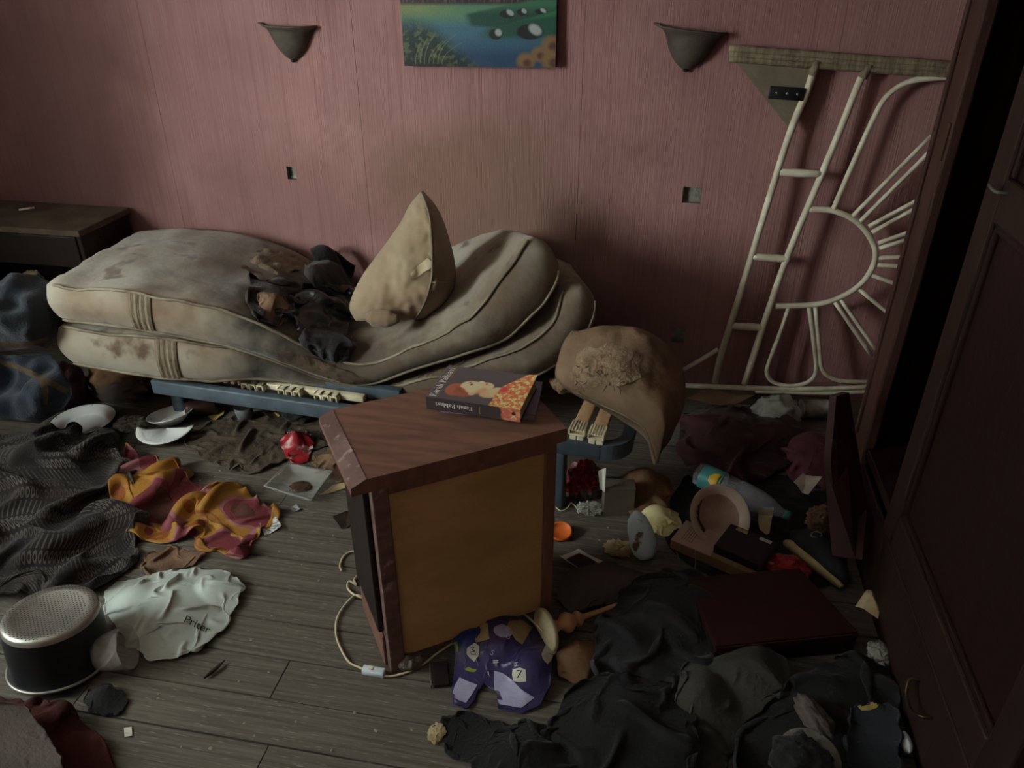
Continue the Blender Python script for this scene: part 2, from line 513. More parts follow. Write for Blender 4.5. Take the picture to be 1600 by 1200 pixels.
mat('sack_ticking', (132, 108, 86), (104, 82, 62), (84, 64, 48), scale=7, rough=0.95, bump=0.6, bscale=30)
mat('sack_fluff', (148, 125, 101), (116, 95, 75), scale=24, rough=1.0, bump=1.0, bscale=90)
mat('blue_steel', (82, 94, 104), (64, 74, 82), (96, 108, 118), scale=9, rough=0.5, bump=0.15, speck=(80, 66, 56), speck_scale=30, speck_lo=0.66)
mat('slat_wood', (196, 160, 122), (166, 130, 96), scale=6, stretch=(8, 1, 8), bump=0.15)
mat('slat_cap', (224, 214, 186), (186, 174, 144), scale=12, bump=0.1, rough=0.5)
mat('mahogany', (132, 95, 80), (110, 78, 66), scale=7, stretch=(1.2, 8, 1), rough=0.5, bump=0.12, bscale=40, speck=(122, 88, 78), speck_scale=9, speck_lo=0.6)
mat('mahogany_worn', (120, 94, 88), (92, 68, 62), scale=9, stretch=(1, 1, 3), rough=0.6, bump=0.2, speck=(150, 128, 124), speck_scale=30, speck_lo=0.6)
mat('plywood_ochre', (190, 158, 104), (170, 140, 88), scale=4, stretch=(1, 1, 2.5), rough=0.75, bump=0.15, bscale=120, speck=(124, 92, 44), speck_scale=6, speck_lo=0.66)
mat('dark_wardrobe', (44, 27, 21), (32, 19, 15), scale=5, stretch=(8, 8, 0.7), rough=0.5, bump=0.15, bscale=30, bstretch=(6, 6, 0.5))
mat('wardrobe_panel', (36, 18, 14), (28, 14, 11), scale=5, stretch=(8, 8, 0.7), rough=0.45, bump=0.1)
mat('post_wood', (76, 50, 44), (56, 36, 31), scale=5, stretch=(8, 8, 0.7), rough=0.5, bump=0.15, bscale=30, bstretch=(6, 6, 0.5))
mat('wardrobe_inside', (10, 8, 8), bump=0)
mat('black_wood', (34, 25, 21), (22, 16, 14), scale=6, stretch=(6, 1, 1), rough=0.5, bump=0.15)
mat('dusty_top', (92, 80, 66), (66, 54, 44), scale=6, rough=0.9, bump=0.2)
mat('rattan', (216, 210, 190), (190, 180, 156), (150, 136, 110), scale=16, stretch=(1, 1, 1), rough=0.6, bump=0.25, bscale=40)
mat('rattan_wrap', (136, 122, 100), (104, 92, 74), scale=18, stretch=(6, 1, 1), rough=0.8, bump=0.6, bscale=70)
mat('grey_board', (122, 112, 94), (104, 94, 78), scale=8, bump=0.2)
mat('black_plastic', (22, 22, 25), (32, 32, 36), rough=0.4, bump=0.05)
mat('screw_metal', (150, 148, 142), rough=0.35, metal=0.9, bump=0)
mat('brass', (104, 92, 68), (72, 62, 44), rough=0.35, metal=0.85, bump=0.05)
mat('sconce_metal', (92, 86, 78), (66, 58, 52), scale=12, rough=0.6, metal=0.2, bump=0.15)
mat('white_enamel', (240, 243, 240), (226, 230, 226), scale=5, rough=0.25, bump=0.03, spec=0.5, speck=(140, 128, 110), speck_scale=24, speck_lo=0.68)
mat('foam_white', (240, 243, 241), (222, 226, 224), scale=8, rough=0.6, bump=0.2)
mat('dark_rim', (60, 58, 54), bump=0)
mat('aluminium', (176, 172, 164), (146, 142, 136), scale=9, rough=0.42, metal=0.75, bump=0.08)
mat('pot_enamel', (26, 28, 30), (44, 46, 48), rough=0.35, bump=0.05, metal=0.3)
mat('pot_dimple', (58, 56, 52), rough=0.6, bump=0)
mat('bag_white', (196, 206, 200), (150, 152, 144), (104, 98, 86), scale=6, rough=0.35, bump=0.15, bscale=24, spec=0.5, lo=0.4, hi=0.7)
mat('ink_black', (26, 25, 26), bump=0, rough=0.7)
mat('clear_plastic', (190, 190, 184), rough=0.1, alpha=0.28, trans=0.0, bump=0.05, bscale=30, ior=1.2, spec=0.5)
mat('cloudy_plastic', (176, 176, 168), (140, 138, 128), scale=9, rough=0.25, alpha=0.6, bump=0.15, bscale=24, ior=1.45, spec=0.5)
mat('residue', (84, 60, 44), (60, 42, 32), scale=30, rough=0.6, bump=0.8)
mat('navy_cloth', (36, 43, 52), (25, 30, 37), scale=8, bump=0.4, bscale=140, sheen=0.15)
mat('blue_cloth', (38, 49, 62), (27, 35, 45), scale=6, bump=0.4, bscale=140, sheen=0.15)
mat('trim_brown', (88, 74, 57), (70, 57, 42), scale=20, bump=0.3)
mat('black_cloth', (20, 19, 20), (12, 12, 13), scale=7, bump=0.4, bscale=120, sheen=0.1)
mat('char_cloth', (52, 46, 44), (34, 30, 29), scale=7, bump=0.4, bscale=120, sheen=0.1)
mat('slate_cloth', (42, 41, 45), (28, 27, 30), scale=7, bump=0.4, bscale=120, sheen=0.15)
mat('olive_cloth', (60, 58, 50), (40, 38, 33), scale=5, bump=0.4, bscale=100, sheen=0.1)
mat('grey_brown_cloth', (86, 75, 71), (66, 57, 54), scale=6, bump=0.4, bscale=100)
mat('maroon_cloth', (56, 23, 25), (40, 16, 18), scale=6, bump=0.4, bscale=110, sheen=0.1)
mat('red_brown_cloth', (72, 26, 22), (50, 20, 18), scale=5, bump=0.4, bscale=110)
mat('pink_cloth', (120, 74, 86), (90, 50, 61), scale=9, bump=0.5, bscale=90)
mat('dirt_cloth', (88, 76, 64), (64, 54, 45), (104, 92, 80), scale=8, bump=0.9, bscale=36)
mat('brown_crumple', (134, 106, 84), (86, 64, 50), scale=10, bump=0.4)
mat('tan_cloth', (116, 86, 60), (86, 62, 42), scale=8, bump=0.3)
mat('leather_black', (36, 34, 32), (58, 54, 50), scale=12, rough=0.38, bump=0.6, bscale=40, spec=0.5)
mat('bin_bag', (30, 31, 32), (48, 50, 50), scale=9, rough=0.28, bump=0.4, bscale=26, spec=0.6)
mat('paper_white', (216, 214, 204), (190, 186, 172), scale=14, bump=0.15, rough=0.8)
mat('paper_print', (206, 206, 200), (128, 128, 124), scale=60, stretch=(1, 3, 1), bump=0.1, lo=0.5, hi=0.56)
mat('paper_tan', (190, 172, 136), (150, 128, 94), scale=10, bump=0.3)
mat('card_yellow', (182, 160, 96), (150, 128, 72), scale=10, bump=0.2)
mat('red_foil', (164, 44, 50), (136, 30, 38), (210, 202, 198), scale=22, rough=0.3, bump=0.4, bscale=40, spec=0.6, hi=0.58)
mat('silver_foil', (206, 206, 210), (150, 150, 160), scale=20, rough=0.22, metal=0.7, bump=0.4)
mat('purple_film', (64, 56, 100), (48, 42, 78), (76, 82, 126), scale=9, rough=0.3, bump=0.3, bscale=30, spec=0.6)
mat('lilac_film', (184, 180, 206), (150, 146, 176), scale=12, rough=0.3, bump=0.4, bscale=30, spec=0.5)
mat('blue_film', (40, 50, 112), (34, 62, 108), scale=5, rough=0.3, bump=0.2)
mat('green_film', (142, 164, 54), (110, 130, 40), scale=10, rough=0.4, bump=0.1)
mat('cord_white', (214, 204, 172), (190, 178, 146), scale=20, rough=0.5, bump=0.05)
mat('switch_white', (206, 220, 226), rough=0.35, bump=0.03)
mat('turned_wood', (190, 146, 110), (164, 120, 88), scale=12, rough=0.5, bump=0.1)
mat('felt_base', (206, 196, 162), (180, 168, 134), scale=14, bump=0.2)
mat('orange_plastic', (226, 112, 48), (206, 92, 36), scale=8, rough=0.45, bump=0.05, speck=(150, 110, 90), speck_scale=30, speck_lo=0.64)
mat('pale_blue_paint', (206, 226, 234), (184, 210, 222), scale=8, rough=0.45, bump=0.2, speck=(96, 70, 52), speck_scale=22, speck_lo=0.54)
mat('cream_film', (216, 206, 160), (180, 166, 110), (140, 110, 60), scale=10, rough=0.35, bump=0.4, bscale=30)
mat('bowl_cream', (206, 188, 172), (190, 170, 154), scale=5, rough=0.35, bump=0.05)
mat('bowl_stain', (150, 122, 104), (176, 152, 136), scale=14, rough=0.7, bump=0.3)
mat('box_pink', (184, 158, 146), (166, 140, 128), scale=8, bump=0.1)
mat('box_side', (146, 116, 92), (126, 98, 74), bump=0.1)
mat('box_dark', (36, 30, 30), (28, 22, 24), rough=0.5, bump=0.05)
mat('print_blue', (40, 48, 84), bump=0)
mat('print_red', (150, 60, 44), bump=0)
mat('red_board', (52, 20, 19), (42, 16, 15), scale=5, stretch=(1, 6, 1), rough=0.55, bump=0.1)
mat('plum_board', (66, 38, 38), (50, 28, 28), scale=6, stretch=(3, 3, 1), rough=0.55, bump=0.15, speck=(140, 132, 124), speck_scale=20, speck_lo=0.7)
mat('pet_plastic', (170, 172, 182), rough=0.1, alpha=0.35, trans=0.0, bump=0.08, bscale=14, ior=1.2, spec=0.6)
mat('label_teal', (60, 124, 120), (52, 110, 106), scale=8, rough=0.4, bump=0)
mat('label_yellow', (198, 160, 50), rough=0.4, bump=0)
mat('shoe_dark', (50, 54, 60), (34, 38, 42), scale=8, bump=0.3)
mat('shoe_sole', (206, 190, 144), (176, 158, 112), scale=10, bump=0.15)
mat('can_dark', (64, 42, 38), (46, 30, 28), rough=0.4, bump=0.05, metal=0.3)
mat('cardboard', (140, 114, 86), (116, 92, 68), scale=8, bump=0.15)
mat('grey_card', (96, 88, 76), (78, 72, 62), scale=8, bump=0.15)
mat('glass_grey', (150, 152, 156), rough=0.2, trans=0.5, bump=0.02, ior=1.3)
mat('red_pack', (126, 30, 36), (110, 100, 96), scale=9, rough=0.35, bump=0.2, lo=0.5, hi=0.58)
mat('debris_pale', (176, 168, 152), (120, 112, 100), scale=30, bump=0.3)
mat('debris_dark', (58, 42, 34), (40, 30, 25), scale=30, bump=0.3)
mat('stone_grey', (120, 116, 108), (84, 80, 74), scale=24, bump=0.8)
mat('painted', (0, 0, 0), attr='paint', bump=0.15, bscale=160, rough=0.45)
mat('cover_print', (0, 0, 0), attr='paint', bump=0, rough=0.35, spec=0.4)
mat('page_block', (186, 174, 146), (160, 146, 118), scale=40, stretch=(1, 1, 14), bump=0.3, bscale=60, bstretch=(1, 1, 14))
mat('lilac_cover', (150, 138, 160), (126, 114, 136), scale=8, bump=0.05, rough=0.5)
mat('letter_white', (236, 232, 224), bump=0)
mat('gold_line', (176, 128, 70), bump=0)
mat('green_pot', (70, 72, 60), (46, 46, 40), rough=0.5)

def patterned_cloth(name):
    """dark blanket woven with rows of grey rings and bars"""
    m = mat(name, (40, 33, 32), (28, 23, 24), scale=6, rough=0.95, bump=0.4, bscale=150, sheen=0.1)
    nt = m.node_tree; N = nt.nodes; L = nt.links; b = N['Principled BSDF']
    base = b.inputs['Base Color'].links[0].from_socket
    uv = N.new('ShaderNodeTexCoord')
    mp = N.new('ShaderNodeMapping'); mp.inputs['Scale'].default_value = (64, 27, 1); L.new(uv.outputs['UV'], mp.inputs[0])
    fr = N.new('ShaderNodeVectorMath'); fr.operation = 'FRACTION'; L.new(mp.outputs[0], fr.inputs[0])
    sb = N.new('ShaderNodeVectorMath'); sb.operation = 'SUBTRACT'; L.new(fr.outputs[0], sb.inputs[0]); sb.inputs[1].default_value = (0.5, 0.5, 0)
    ln = N.new('ShaderNodeVectorMath'); ln.operation = 'LENGTH'; L.new(sb.outputs[0], ln.inputs[0])
    d = N.new('ShaderNodeMath'); d.operation = 'SUBTRACT'; L.new(ln.outputs['Value'], d.inputs[0]); d.inputs[1].default_value = 0.3
    ab = N.new('ShaderNodeMath'); ab.operation = 'ABSOLUTE'; L.new(d.outputs[0], ab.inputs[0])
    lt = N.new('ShaderNodeMath'); lt.operation = 'LESS_THAN'; L.new(ab.outputs[0], lt.inputs[0]); lt.inputs[1].default_value = 0.1
    # only some rows carry rings; the others carry thin bars
    sx = N.new('ShaderNodeSeparateXYZ'); L.new(mp.outputs[0], sx.inputs[0])
    fl = N.new('ShaderNodeMath'); fl.operation = 'FLOOR'; L.new(sx.outputs['Y'], fl.inputs[0])
    md = N.new('ShaderNodeMath'); md.operation = 'MODULO'; L.new(fl.outputs[0], md.inputs[0]); md.inputs[1].default_value = 3
    gt = N.new('ShaderNodeMath'); gt.operation = 'LESS_THAN'; L.new(md.outputs[0], gt.inputs[0]); gt.inputs[1].default_value = 1.5
    sf = N.new('ShaderNodeSeparateXYZ'); L.new(sb.outputs[0], sf.inputs[0])
    bx = N.new('ShaderNodeMath'); bx.operation = 'ABSOLUTE'; L.new(sf.outputs['X'], bx.inputs[0])
    bl = N.new('ShaderNodeMath'); bl.operation = 'LESS_THAN'; L.new(bx.outputs[0], bl.inputs[0]); bl.inputs[1].default_value = 0.16
    mx = N.new('ShaderNodeMix'); mx.data_type = 'FLOAT'; L.new(gt.outputs[0], mx.inputs[0]); L.new(bl.outputs[0], mx.inputs[2]); L.new(lt.outputs[0], mx.inputs[3])
    wv = N.new('ShaderNodeTexNoise'); wv.inputs['Scale'].default_value = 7; L.new(uv.outputs['UV'], wv.inputs['Vector'])
    rg = N.new('ShaderNodeMapRange'); rg.inputs[1].default_value = 0.38; rg.inputs[2].default_value = 0.62; L.new(wv.outputs['Fac'], rg.inputs[0])
    ml = N.new('ShaderNodeMath'); ml.operation = 'MULTIPLY'; L.new(mx.outputs[0], ml.inputs[0]); L.new(rg.outputs[0], ml.inputs[1])
    mc = N.new('ShaderNodeMix'); mc.data_type = 'RGBA'; L.new(ml.outputs[0], mc.inputs[0]); L.new(base, mc.inputs[6]); mc.inputs[7].default_value = lin((90, 84, 80))
    L.new(mc.outputs[2], b.inputs['Base Color'])
patterned_cloth('ring_blanket')
def scarf_cloth(name):
    """silk in big patches of ochre, magenta and pink"""
    m = mat(name, (196, 132, 34), (176, 108, 26), scale=5, rough=0.6, bump=0.2, bscale=120)
    nt = m.node_tree; N = nt.nodes; L = nt.links; b = N['Principled BSDF']
    base = b.inputs['Base Color'].links[0].from_socket
    uv = N.new('ShaderNodeTexCoord')
    nz = N.new('ShaderNodeTexNoise'); nz.inputs['Scale'].default_value = 3.1; nz.inputs['Detail'].default_value = 1.2; L.new(uv.outputs['UV'], nz.inputs['Vector'])
    r = N.new('ShaderNodeValToRGB'); r.color_ramp.interpolation = 'CONSTANT'
    e = r.color_ramp.elements; e[0].position = 0.0; e[0].color = lin((50, 18, 36)); e[1].position = 0.36; e[1].color = lin((104, 34, 60))
    for p_, c_ in ((0.44, (138, 88, 100)), (0.475, (152, 108, 44)), (0.59, (126, 66, 34)), (0.63, (144, 98, 40)), (0.70, (104, 36, 60))):
        k = e.new(p_); k.color = lin(c_)
    L.new(nz.outputs['Fac'], r.inputs[0])
    mx = N.new('ShaderNodeMix'); mx.data_type = 'RGBA'; mx.inputs[0].default_value = 0.9; L.new(base, mx.inputs[6]); L.new(r.outputs[0], mx.inputs[7])
    L.new(mx.outputs[2], b.inputs['Base Color'])
scarf_cloth('scarf_silk')

# ================================================================== the room
floor = mk('floor', *box(LEFT_X, RIGHT_X, FRONT_Y, WALL_Y + 0.1, -0.14, -0.022), 'floor_dark', smooth=False)
tag(floor, 'worn grey floorboards running along the pink wall', None, None, 'structure')
PW = 0.118
pl_me = None
rng = random.Random(3)
y = FRONT_Y
while y < WALL_Y - 0.005:
    w = min(PW, WALL_Y - y)
    x = LEFT_X
    while x < RIGHT_X - 0.01:
        ln = rng.uniform(1.2, 2.4)
        if RIGHT_X - (x + ln) < 0.5: ln = RIGHT_X - x
        if pl_me is None:
            o = mk('plank', *box(-0.5, 0.5, -0.5, 0.5, -0.02, 0.0, 0.0), 'plank_wood', parent=floor, smooth=False)
            pl_me = o.data
            V = np.array([v.co[:] for v in pl_me.vertices]) + wloc(floor)
            V[:, 2] = np.where(V[:, 2] < -0.01, -0.02, 0.0)
            for i, v in enumerate(pl_me.vertices): v.co = V[i]
        else:
            o = bpy.data.objects.new('plank', pl_me); COL.objects.link(o); o.parent = floor
        c = np.array([x + ln / 2, y + w / 2, -rng.uniform(0.0, 0.002)]) - wloc(floor)
        o.location = c; o.scale = (ln - 0.003, w - 0.004, 1)
        o.rotation_euler = (rng.uniform(-0.006, 0.006), 0, 0)
        x += ln
    y += w

def holed_panel(x0, x1, z0, z1, yf, th, holes):
    xs = sorted({x0, x1, *[h[0] for h in holes], *[h[1] for h in holes]}); zs = sorted({z0, z1, *[h[2] for h in holes], *[h[3] for h in holes]})
    parts = []
    for a, b in zip(xs[:-1], xs[1:]):
        for c, d in zip(zs[:-1], zs[1:]):
            mxx, mz = (a + b) / 2, (c + d) / 2
            if any(h[0] < mxx < h[1] and h[2] < mz < h[3] for h in holes): continue
            parts.append(box(a, b, yf, yf + th, c, d))
    return merge(parts)
wall_back = mk('wall_back', *box(LEFT_X, RIGHT_X, WALL_Y + 0.07, WALL_Y + 0.17, -0.14, CEIL_Z), 'plaster', smooth=False)
tag(wall_back, 'pink ribbed wallpaper wall with brown grease stains', None, None, 'structure')
HOLES = []
for (a, b, c, d) in ((447, 260, 464, 281), (1068, 292, 1094, 318), (1051, 513, 1069, 536)):
    P, Q = AY(a, b, WALL_Y), AY(c, d, WALL_Y)
    HOLES.append((P[0], Q[0], Q[2], P[2]))
seams = [LEFT_X, -1.97, -1.126, -0.283, 0.56, RIGHT_X]
for a, b in zip(seams[:-1], seams[1:]):
    hs = [h for h in HOLES if a < h[0] < b]
    mk('wallpaper_strip', *holed_panel(a + 0.0006, b - 0.0006, 0, CEIL_Z, WALL_Y, 0.004, hs), 'wallpaper_pink', parent=wall_back, smooth=False)
for h in HOLES:
    parts = [box(h[0] - 0.004, h[0], WALL_Y + 0.002, WALL_Y + 0.024, h[2], h[3]), box(h[1], h[1] + 0.004, WALL_Y + 0.002, WALL_Y + 0.024, h[2], h[3]),
             box(h[0], h[1], WALL_Y + 0.002, WALL_Y + 0.024, h[2] - 0.004, h[2]), box(h[0], h[1], WALL_Y + 0.002, WALL_Y + 0.024, h[3], h[3] + 0.004),
             box(h[0] - 0.004, h[1] + 0.004, WALL_Y + 0.020, WALL_Y + 0.024, h[2] - 0.004, h[3] + 0.004)]
    so = mk('socket_recess', *merge(parts), 'plaster', parent=wall_back, smooth=False)
    so['label'] = 'small square socket hole cut through the wallpaper'
wall_left = mk('wall_left', *xf(holed_panel(FRONT_Y - 0.1, WALL_Y + 0.17, -0.14, CEIL_Z, 0, 0.12, [(WIN_Y0, WIN_Y1, WIN_Z0, WIN_Z1)]), TR((LEFT_X, 0, 0), math.pi / 2)), 'wall_plain', smooth=False)
tag(wall_left, 'left wall with the window the daylight comes through', None, None, 'structure')
tag(mk('wall_right', *box(RIGHT_X, RIGHT_X + 0.1, FRONT_Y - 0.1, WALL_Y + 0.17, -0.14, CEIL_Z), 'wall_plain', smooth=False), 'right wall behind the dark wardrobe', None, None, 'structure')
tag(mk('wall_front', *box(LEFT_X, RIGHT_X, FRONT_Y - 0.1, FRONT_Y, -0.14, CEIL_Z), 'wall_plain', smooth=False), 'wall behind the viewer', None, None, 'structure')
tag(mk('ceiling', *box(LEFT_X - 0.12, RIGHT_X + 0.1, FRONT_Y - 0.1, WALL_Y + 0.17, CEIL_Z, CEIL_Z + 0.1), 'ceiling_paint', smooth=False), 'plain ceiling above the room', None, None, 'structure')
parts = []
fx0, fx1 = LEFT_X - 0.05, LEFT_X - 0.0
for (a, b, c, d) in ((WIN_Y0, WIN_Y1, WIN_Z0, WIN_Z0 + 0.05), (WIN_Y0, WIN_Y1, WIN_Z1 - 0.05, WIN_Z1), (WIN_Y0, WIN_Y0 + 0.05, WIN_Z0, WIN_Z1), (WIN_Y1 - 0.05, WIN_Y1, WIN_Z0, WIN_Z1)):
    parts.append(box(fx0, fx1, a, b, c, d))
tag(mk('window_1', *merge(parts), 'ceiling_paint', smooth=False), 'window frame in the left wall', None, None, 'structure')

# ================================================================== bed frame
RAIL_Z = 0.27
bed = empty('bed_frame', (AY(620, 650, 2.1)[0], 2.5, 0), 'blue-grey metal slatted bed frame under the sagging mattresses', 'bed')
A = FL(245, 596, RAIL_Z); B = FL(985, 703, RAIL_Z)
d = (B - A) / np.linalg.norm(B - A); nrm = np.array([-d[1], d[0], 0])
LB = np.linalg.norm(B - A)
def bedM(s, t, z=0.0): return A + d * s + nrm * t + np.array([0, 0, z - RAIL_Z])
BM = frame(np.array([A[0], A[1], 0]), d, nrm)
W_BED = 0.74
mk('front_rail', *xf(box(-0.03, LB - 0.09, 0, 0.035, RAIL_Z - 0.055, RAIL_Z, 0.006), BM), 'blue_steel', parent=bed)
mk('back_rail', *xf(box(-0.45, LB - 0.09, W_BED, W_BED + 0.035, RAIL_Z - 0.055, RAIL_Z, 0.006), BM), 'blue_steel', parent=bed)
# rounded right end of the frame
def bentrail(pts, w, h0, h1):
    C = np.array(pts); T = np.gradient(C, axis=0); T /= np.linalg.norm(T, axis=1)[:, None]
    V, Fc = [], []
    for c, t in zip(C, T):
        n2 = np.array([-t[1], t[0]])
        for (o_, z_) in ((0, h0), (w, h0), (w, h1), (0, h1)): V.append((c[0] + n2[0] * o_, c[1] + n2[1] * o_, z_))
    for i in range(len(C) - 1):
        for k in range(4): Fc.append((i * 4 + k, (i + 1) * 4 + k, (i + 1) * 4 + (k + 1) % 4, i * 4 + (k + 1) % 4))
    Fc.append((3, 2, 1, 0)); e = (len(C) - 1) * 4; Fc.append((e, e + 1, e + 2, e + 3))
    return np.array(V), Fc
arc = [(LB - 0.09 + 0.09 * math.sin(a), 0.09 - 0.09 * math.cos(a)) for a in np.linspace(0, math.pi / 2, 9)]
arc += [(LB, W_BED + 0.03 - 0.09 + 0.0)] + [(LB - 0.09 + 0.09 * math.cos(a), W_BED - 0.055 + 0.09 * math.sin(a)) for a in np.linspace(0.1, math.pi / 2, 8)]
mk('end_rail', *xf(bentrail(arc, 0.035, RAIL_Z - 0.055, RAIL_Z), BM), 'blue_steel', parent=bed, smooth=False)
for s, t in ((-0.11, 0.2), (LB - 0.23, 0.012), (0.02, W_BED), (LB - 0.2, W_BED)):
    mk('leg', *xf(box(s - 0.02, s + 0.03, t - 0.015, t + 0.035, 0, RAIL_Z - 0.05, 0.008), BM), 'blue_steel', parent=bed)
# the bar lying behind the front rail, the cream edging strip and the caps that hold the slats
P0, P1 = FL(372, 578, RAIL_Z + 0.01), FL(585, 606, RAIL_Z + 0.01)
M2 = frame(np.array([P0[0], P0[1], 0]), P1 - P0, nrm)
mk('cross_bar', *xf(box(0, 0.62, 0, 0.04, RAIL_Z - 0.035, RAIL_Z + 0.006, 0.005), M2), 'blue_steel', parent=bed)
P0, P1 = FL(380, 592, RAIL_Z), FL(560, 617, RAIL_Z)
M3 = frame(np.array([P0[0], P0[1], 0]), P1 - P0, nrm)
mk('edge_strip', *xf(box(0, 0.46, 0, 0.028, RAIL_Z - 0.03, RAIL_Z - 0.008, 0.003), M3), 'slat_cap', parent=bed)
def capgeo():
    parts = []
    for k in range(3):
        x0 = k * 0.03
        parts += [box(x0, x0 + 0.006, 0, 0.03, 0, 0.024, 0.001), box(x0 + 0.022, x0 + 0.028, 0, 0.03, 0, 0.024, 0.001), box(x0, x0 + 0.028, 0, 0.03, 0.018, 0.024, 0.001)]
    return merge(parts)
for (a, b) in ((338, 586), (375, 596), (432, 605), (489, 613)):
    P = FL(a, b, RAIL_Z)
    mk('slat_holder', *xf(capgeo(), frame(np.array([P[0], P[1], RAIL_Z - 0.03]), d, nrm)), 'slat_cap', parent=bed, smooth=False)
for k, (a0, b0, a1, b1) in enumerate(((902, 676, 925, 626), (932, 683, 952, 634))):
    P, Q = FL(a0, b0, RAIL_Z + 0.02), FL(a1, b1, RAIL_Z + 0.02)
    sd = Q - P; sd /= np.linalg.norm(sd); sl = 0.5
    M4 = frame(P, sd, np.array([-sd[1], sd[0], 0]))
    so = mk('slat', *xf(box(0.0, sl, -0.021, 0.021, 0.0, 0.012, 0.002), M4), 'slat_wood', parent=bed)
    parts = [box(-0.012, 0.045, -0.026, 0.026, -0.004, 0.0, 0.001), box(-0.012, 0.045, -0.026, -0.021, -0.004, 0.016, 0.001), box(-0.012, 0.045, 0.021, 0.026, -0.004, 0.016, 0.001)]
    for j in range(6): parts.append(box(-0.012, 0.045, -0.0255 + j * 0.0089, -0.0255 + j * 0.0089 + 0.0055, 0.0125, 0.018, 0.001))
    parts.append(box(-0.0115, 0.044, -0.026, 0.026, 0.0122, 0.0145, 0.0))
    for j in (-1, 1): parts.append(box(-0.012, 0.03, j * 0.012 - 0.011, j * 0.012 + 0.011, -0.022, -0.006, 0.004))
    mk('slat_cap', *xf(merge(parts), M4), 'slat_cap', parent=so, smooth=False)

# ================================================================== the two sagging mattresses
def mattress(name, label, Fp, Bp, T, seed, span):
    nu = 90
    Fc_ = catmull([AY(*p) for p in Fp], nu); Bc_ = catmull([AY(*p) for p in Bp], nu)
    Tt = np.interp(np.linspace(0, 1, nu), np.linspace(0, 1, len(T)), T)
    u = np.linspace(0, 1, nu)
    # loop round the section: front side, top, back side, underside
    rows, idx = [], {}
    secs = []
    def rr(a, b, n): return list(np.linspace(a, b, n, endpoint=False))
    for v in rr(0, 1, 7): secs.append(('f', v))
    for v in rr(0, 1, 22): secs.append(('t', v))
    for v in rr(0, 1, 5): secs.append(('b', v))
    for v in rr(0, 1, 12): secs.append(('u', v))
    ns = len(secs)
    V = np.zeros((nu, ns, 3)); topf = []; botf = []
    for i in range(nu):
        w = Bc_[i] - Fc_[i]; wl = np.linalg.norm(w); w /= wl
        t = (Fc_[min(i + 1, nu - 1)] + Bc_[min(i + 1, nu - 1)] - Fc_[max(i - 1, 0)] - Bc_[max(i - 1, 0)]); t /= np.linalg.norm(t)
        n = np.cross(t, w); n /= np.linalg.norm(n)
        if n[2] < 0: n = -n
        th = Tt[i]
        e = min(u[i], 1 - u[i]) / 0.045
        es = math.sqrt(max(0.0, 1 - (1 - min(1.0, e)) ** 2)) if e < 1 else 1.0
        for k, (s, v) in enumerate(secs):
            if s == 'f':
                h, a = v, 0.0; bul = math.sin(math.pi * v) * 0.022
                p = Fc_[i] - n * th * (1 - h) - w * bul
            elif s == 't':
                p = Fc_[i] + w * wl * v + n * (0.016 * math.sin(math.pi * v) ** 0.6)
                q = p * 5.5
                p = p + n * (0.014 * noise.fractal(Vector(q) + Vector((seed, 0, 0)), 0.9, 2.0, 4))
            elif s == 'b':
                p = Bc_[i] - n * th * v + w * math.sin(math.pi * v) * 0.02
            else:
                p = Bc_[i] - n * th - w * wl * v
            mid = (Fc_[i] + Bc_[i]) / 2 - n * th / 2
            if e < 1:
                # round the ends off in plan and section
                rel = p - mid; hn = np.dot(rel, n); p = mid + rel - n * hn + n * hn * (0.25 + 0.75 * es)
                hw = np.dot(rel, w); p = p - w * hw * 0.12 * (1 - es)
            V[i, k] = p
    Vf = V.reshape(-1, 3).tolist(); Fs = []
    for i in range(nu - 1):
        for k in range(ns):
            Fs.append((i * ns + k, i * ns + (k + 1) % ns, (i + 1) * ns + (k + 1) % ns, (i + 1) * ns + k))
    for i in (0, nu - 1):
        c = len(Vf); out = (V[1, :].mean(0) - V[4, :].mean(0)) if i == 0 else (V[-2, :].mean(0) - V[-5, :].mean(0))
        out = out / np.linalg.norm(out)
        Vf.append((V[i].mean(0) + out * 0.012).tolist())
        for k in range(ns):
            q = (i * ns + k, i * ns + (k + 1) % ns, c)
            Fs.append(q[::-1] if i == 0 else q)
    root = empty(name, (V[:, :, 0].mean(), V[:, :, 1].mean(), V[:, :, 2].min()), label, 'mattress')
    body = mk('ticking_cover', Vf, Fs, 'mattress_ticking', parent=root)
    RAGS[body.name] = (np.array(Vf), Fs)
    top = V[3:-2, 7] + np.array([0, -0.002, 0.001]); bot = V[3:-2, 0] + np.array([0, -0.003, 0.0])
    mk('top_piping', *tube(top, 0.0055, n=80, sides=6), 'piping', parent=root)
    mk('bottom_piping', *tube(bot, 0.0055, n=80, sides=6), 'piping', parent=root)
    # ribbed grab strap sewn over the side band
    i0, i1 = span
    for a_ in range(1):
        g = V[i0:i1 + 1, 0:8].copy()
        tt = np.linspace(0, 1, 5); gg = []
        S = catmull(g.mean(1), 9)
        col = []
        for q in range(9):
            f = q / 8 * (len(g) - 1); a0 = int(f); a1 = min(a0 + 1, len(g) - 1); r = f - a0
            col.append(g[a0] * (1 - r) + g[a1] * r + np.array([0, -0.004 - 0.003 * (q % 2), 0]))
        col = np.array(col)
        mk('strap', col.reshape(-1, 3), gridfaces(9, 8), 'strap_ticking', parent=root, smooth=False)
    return root, V
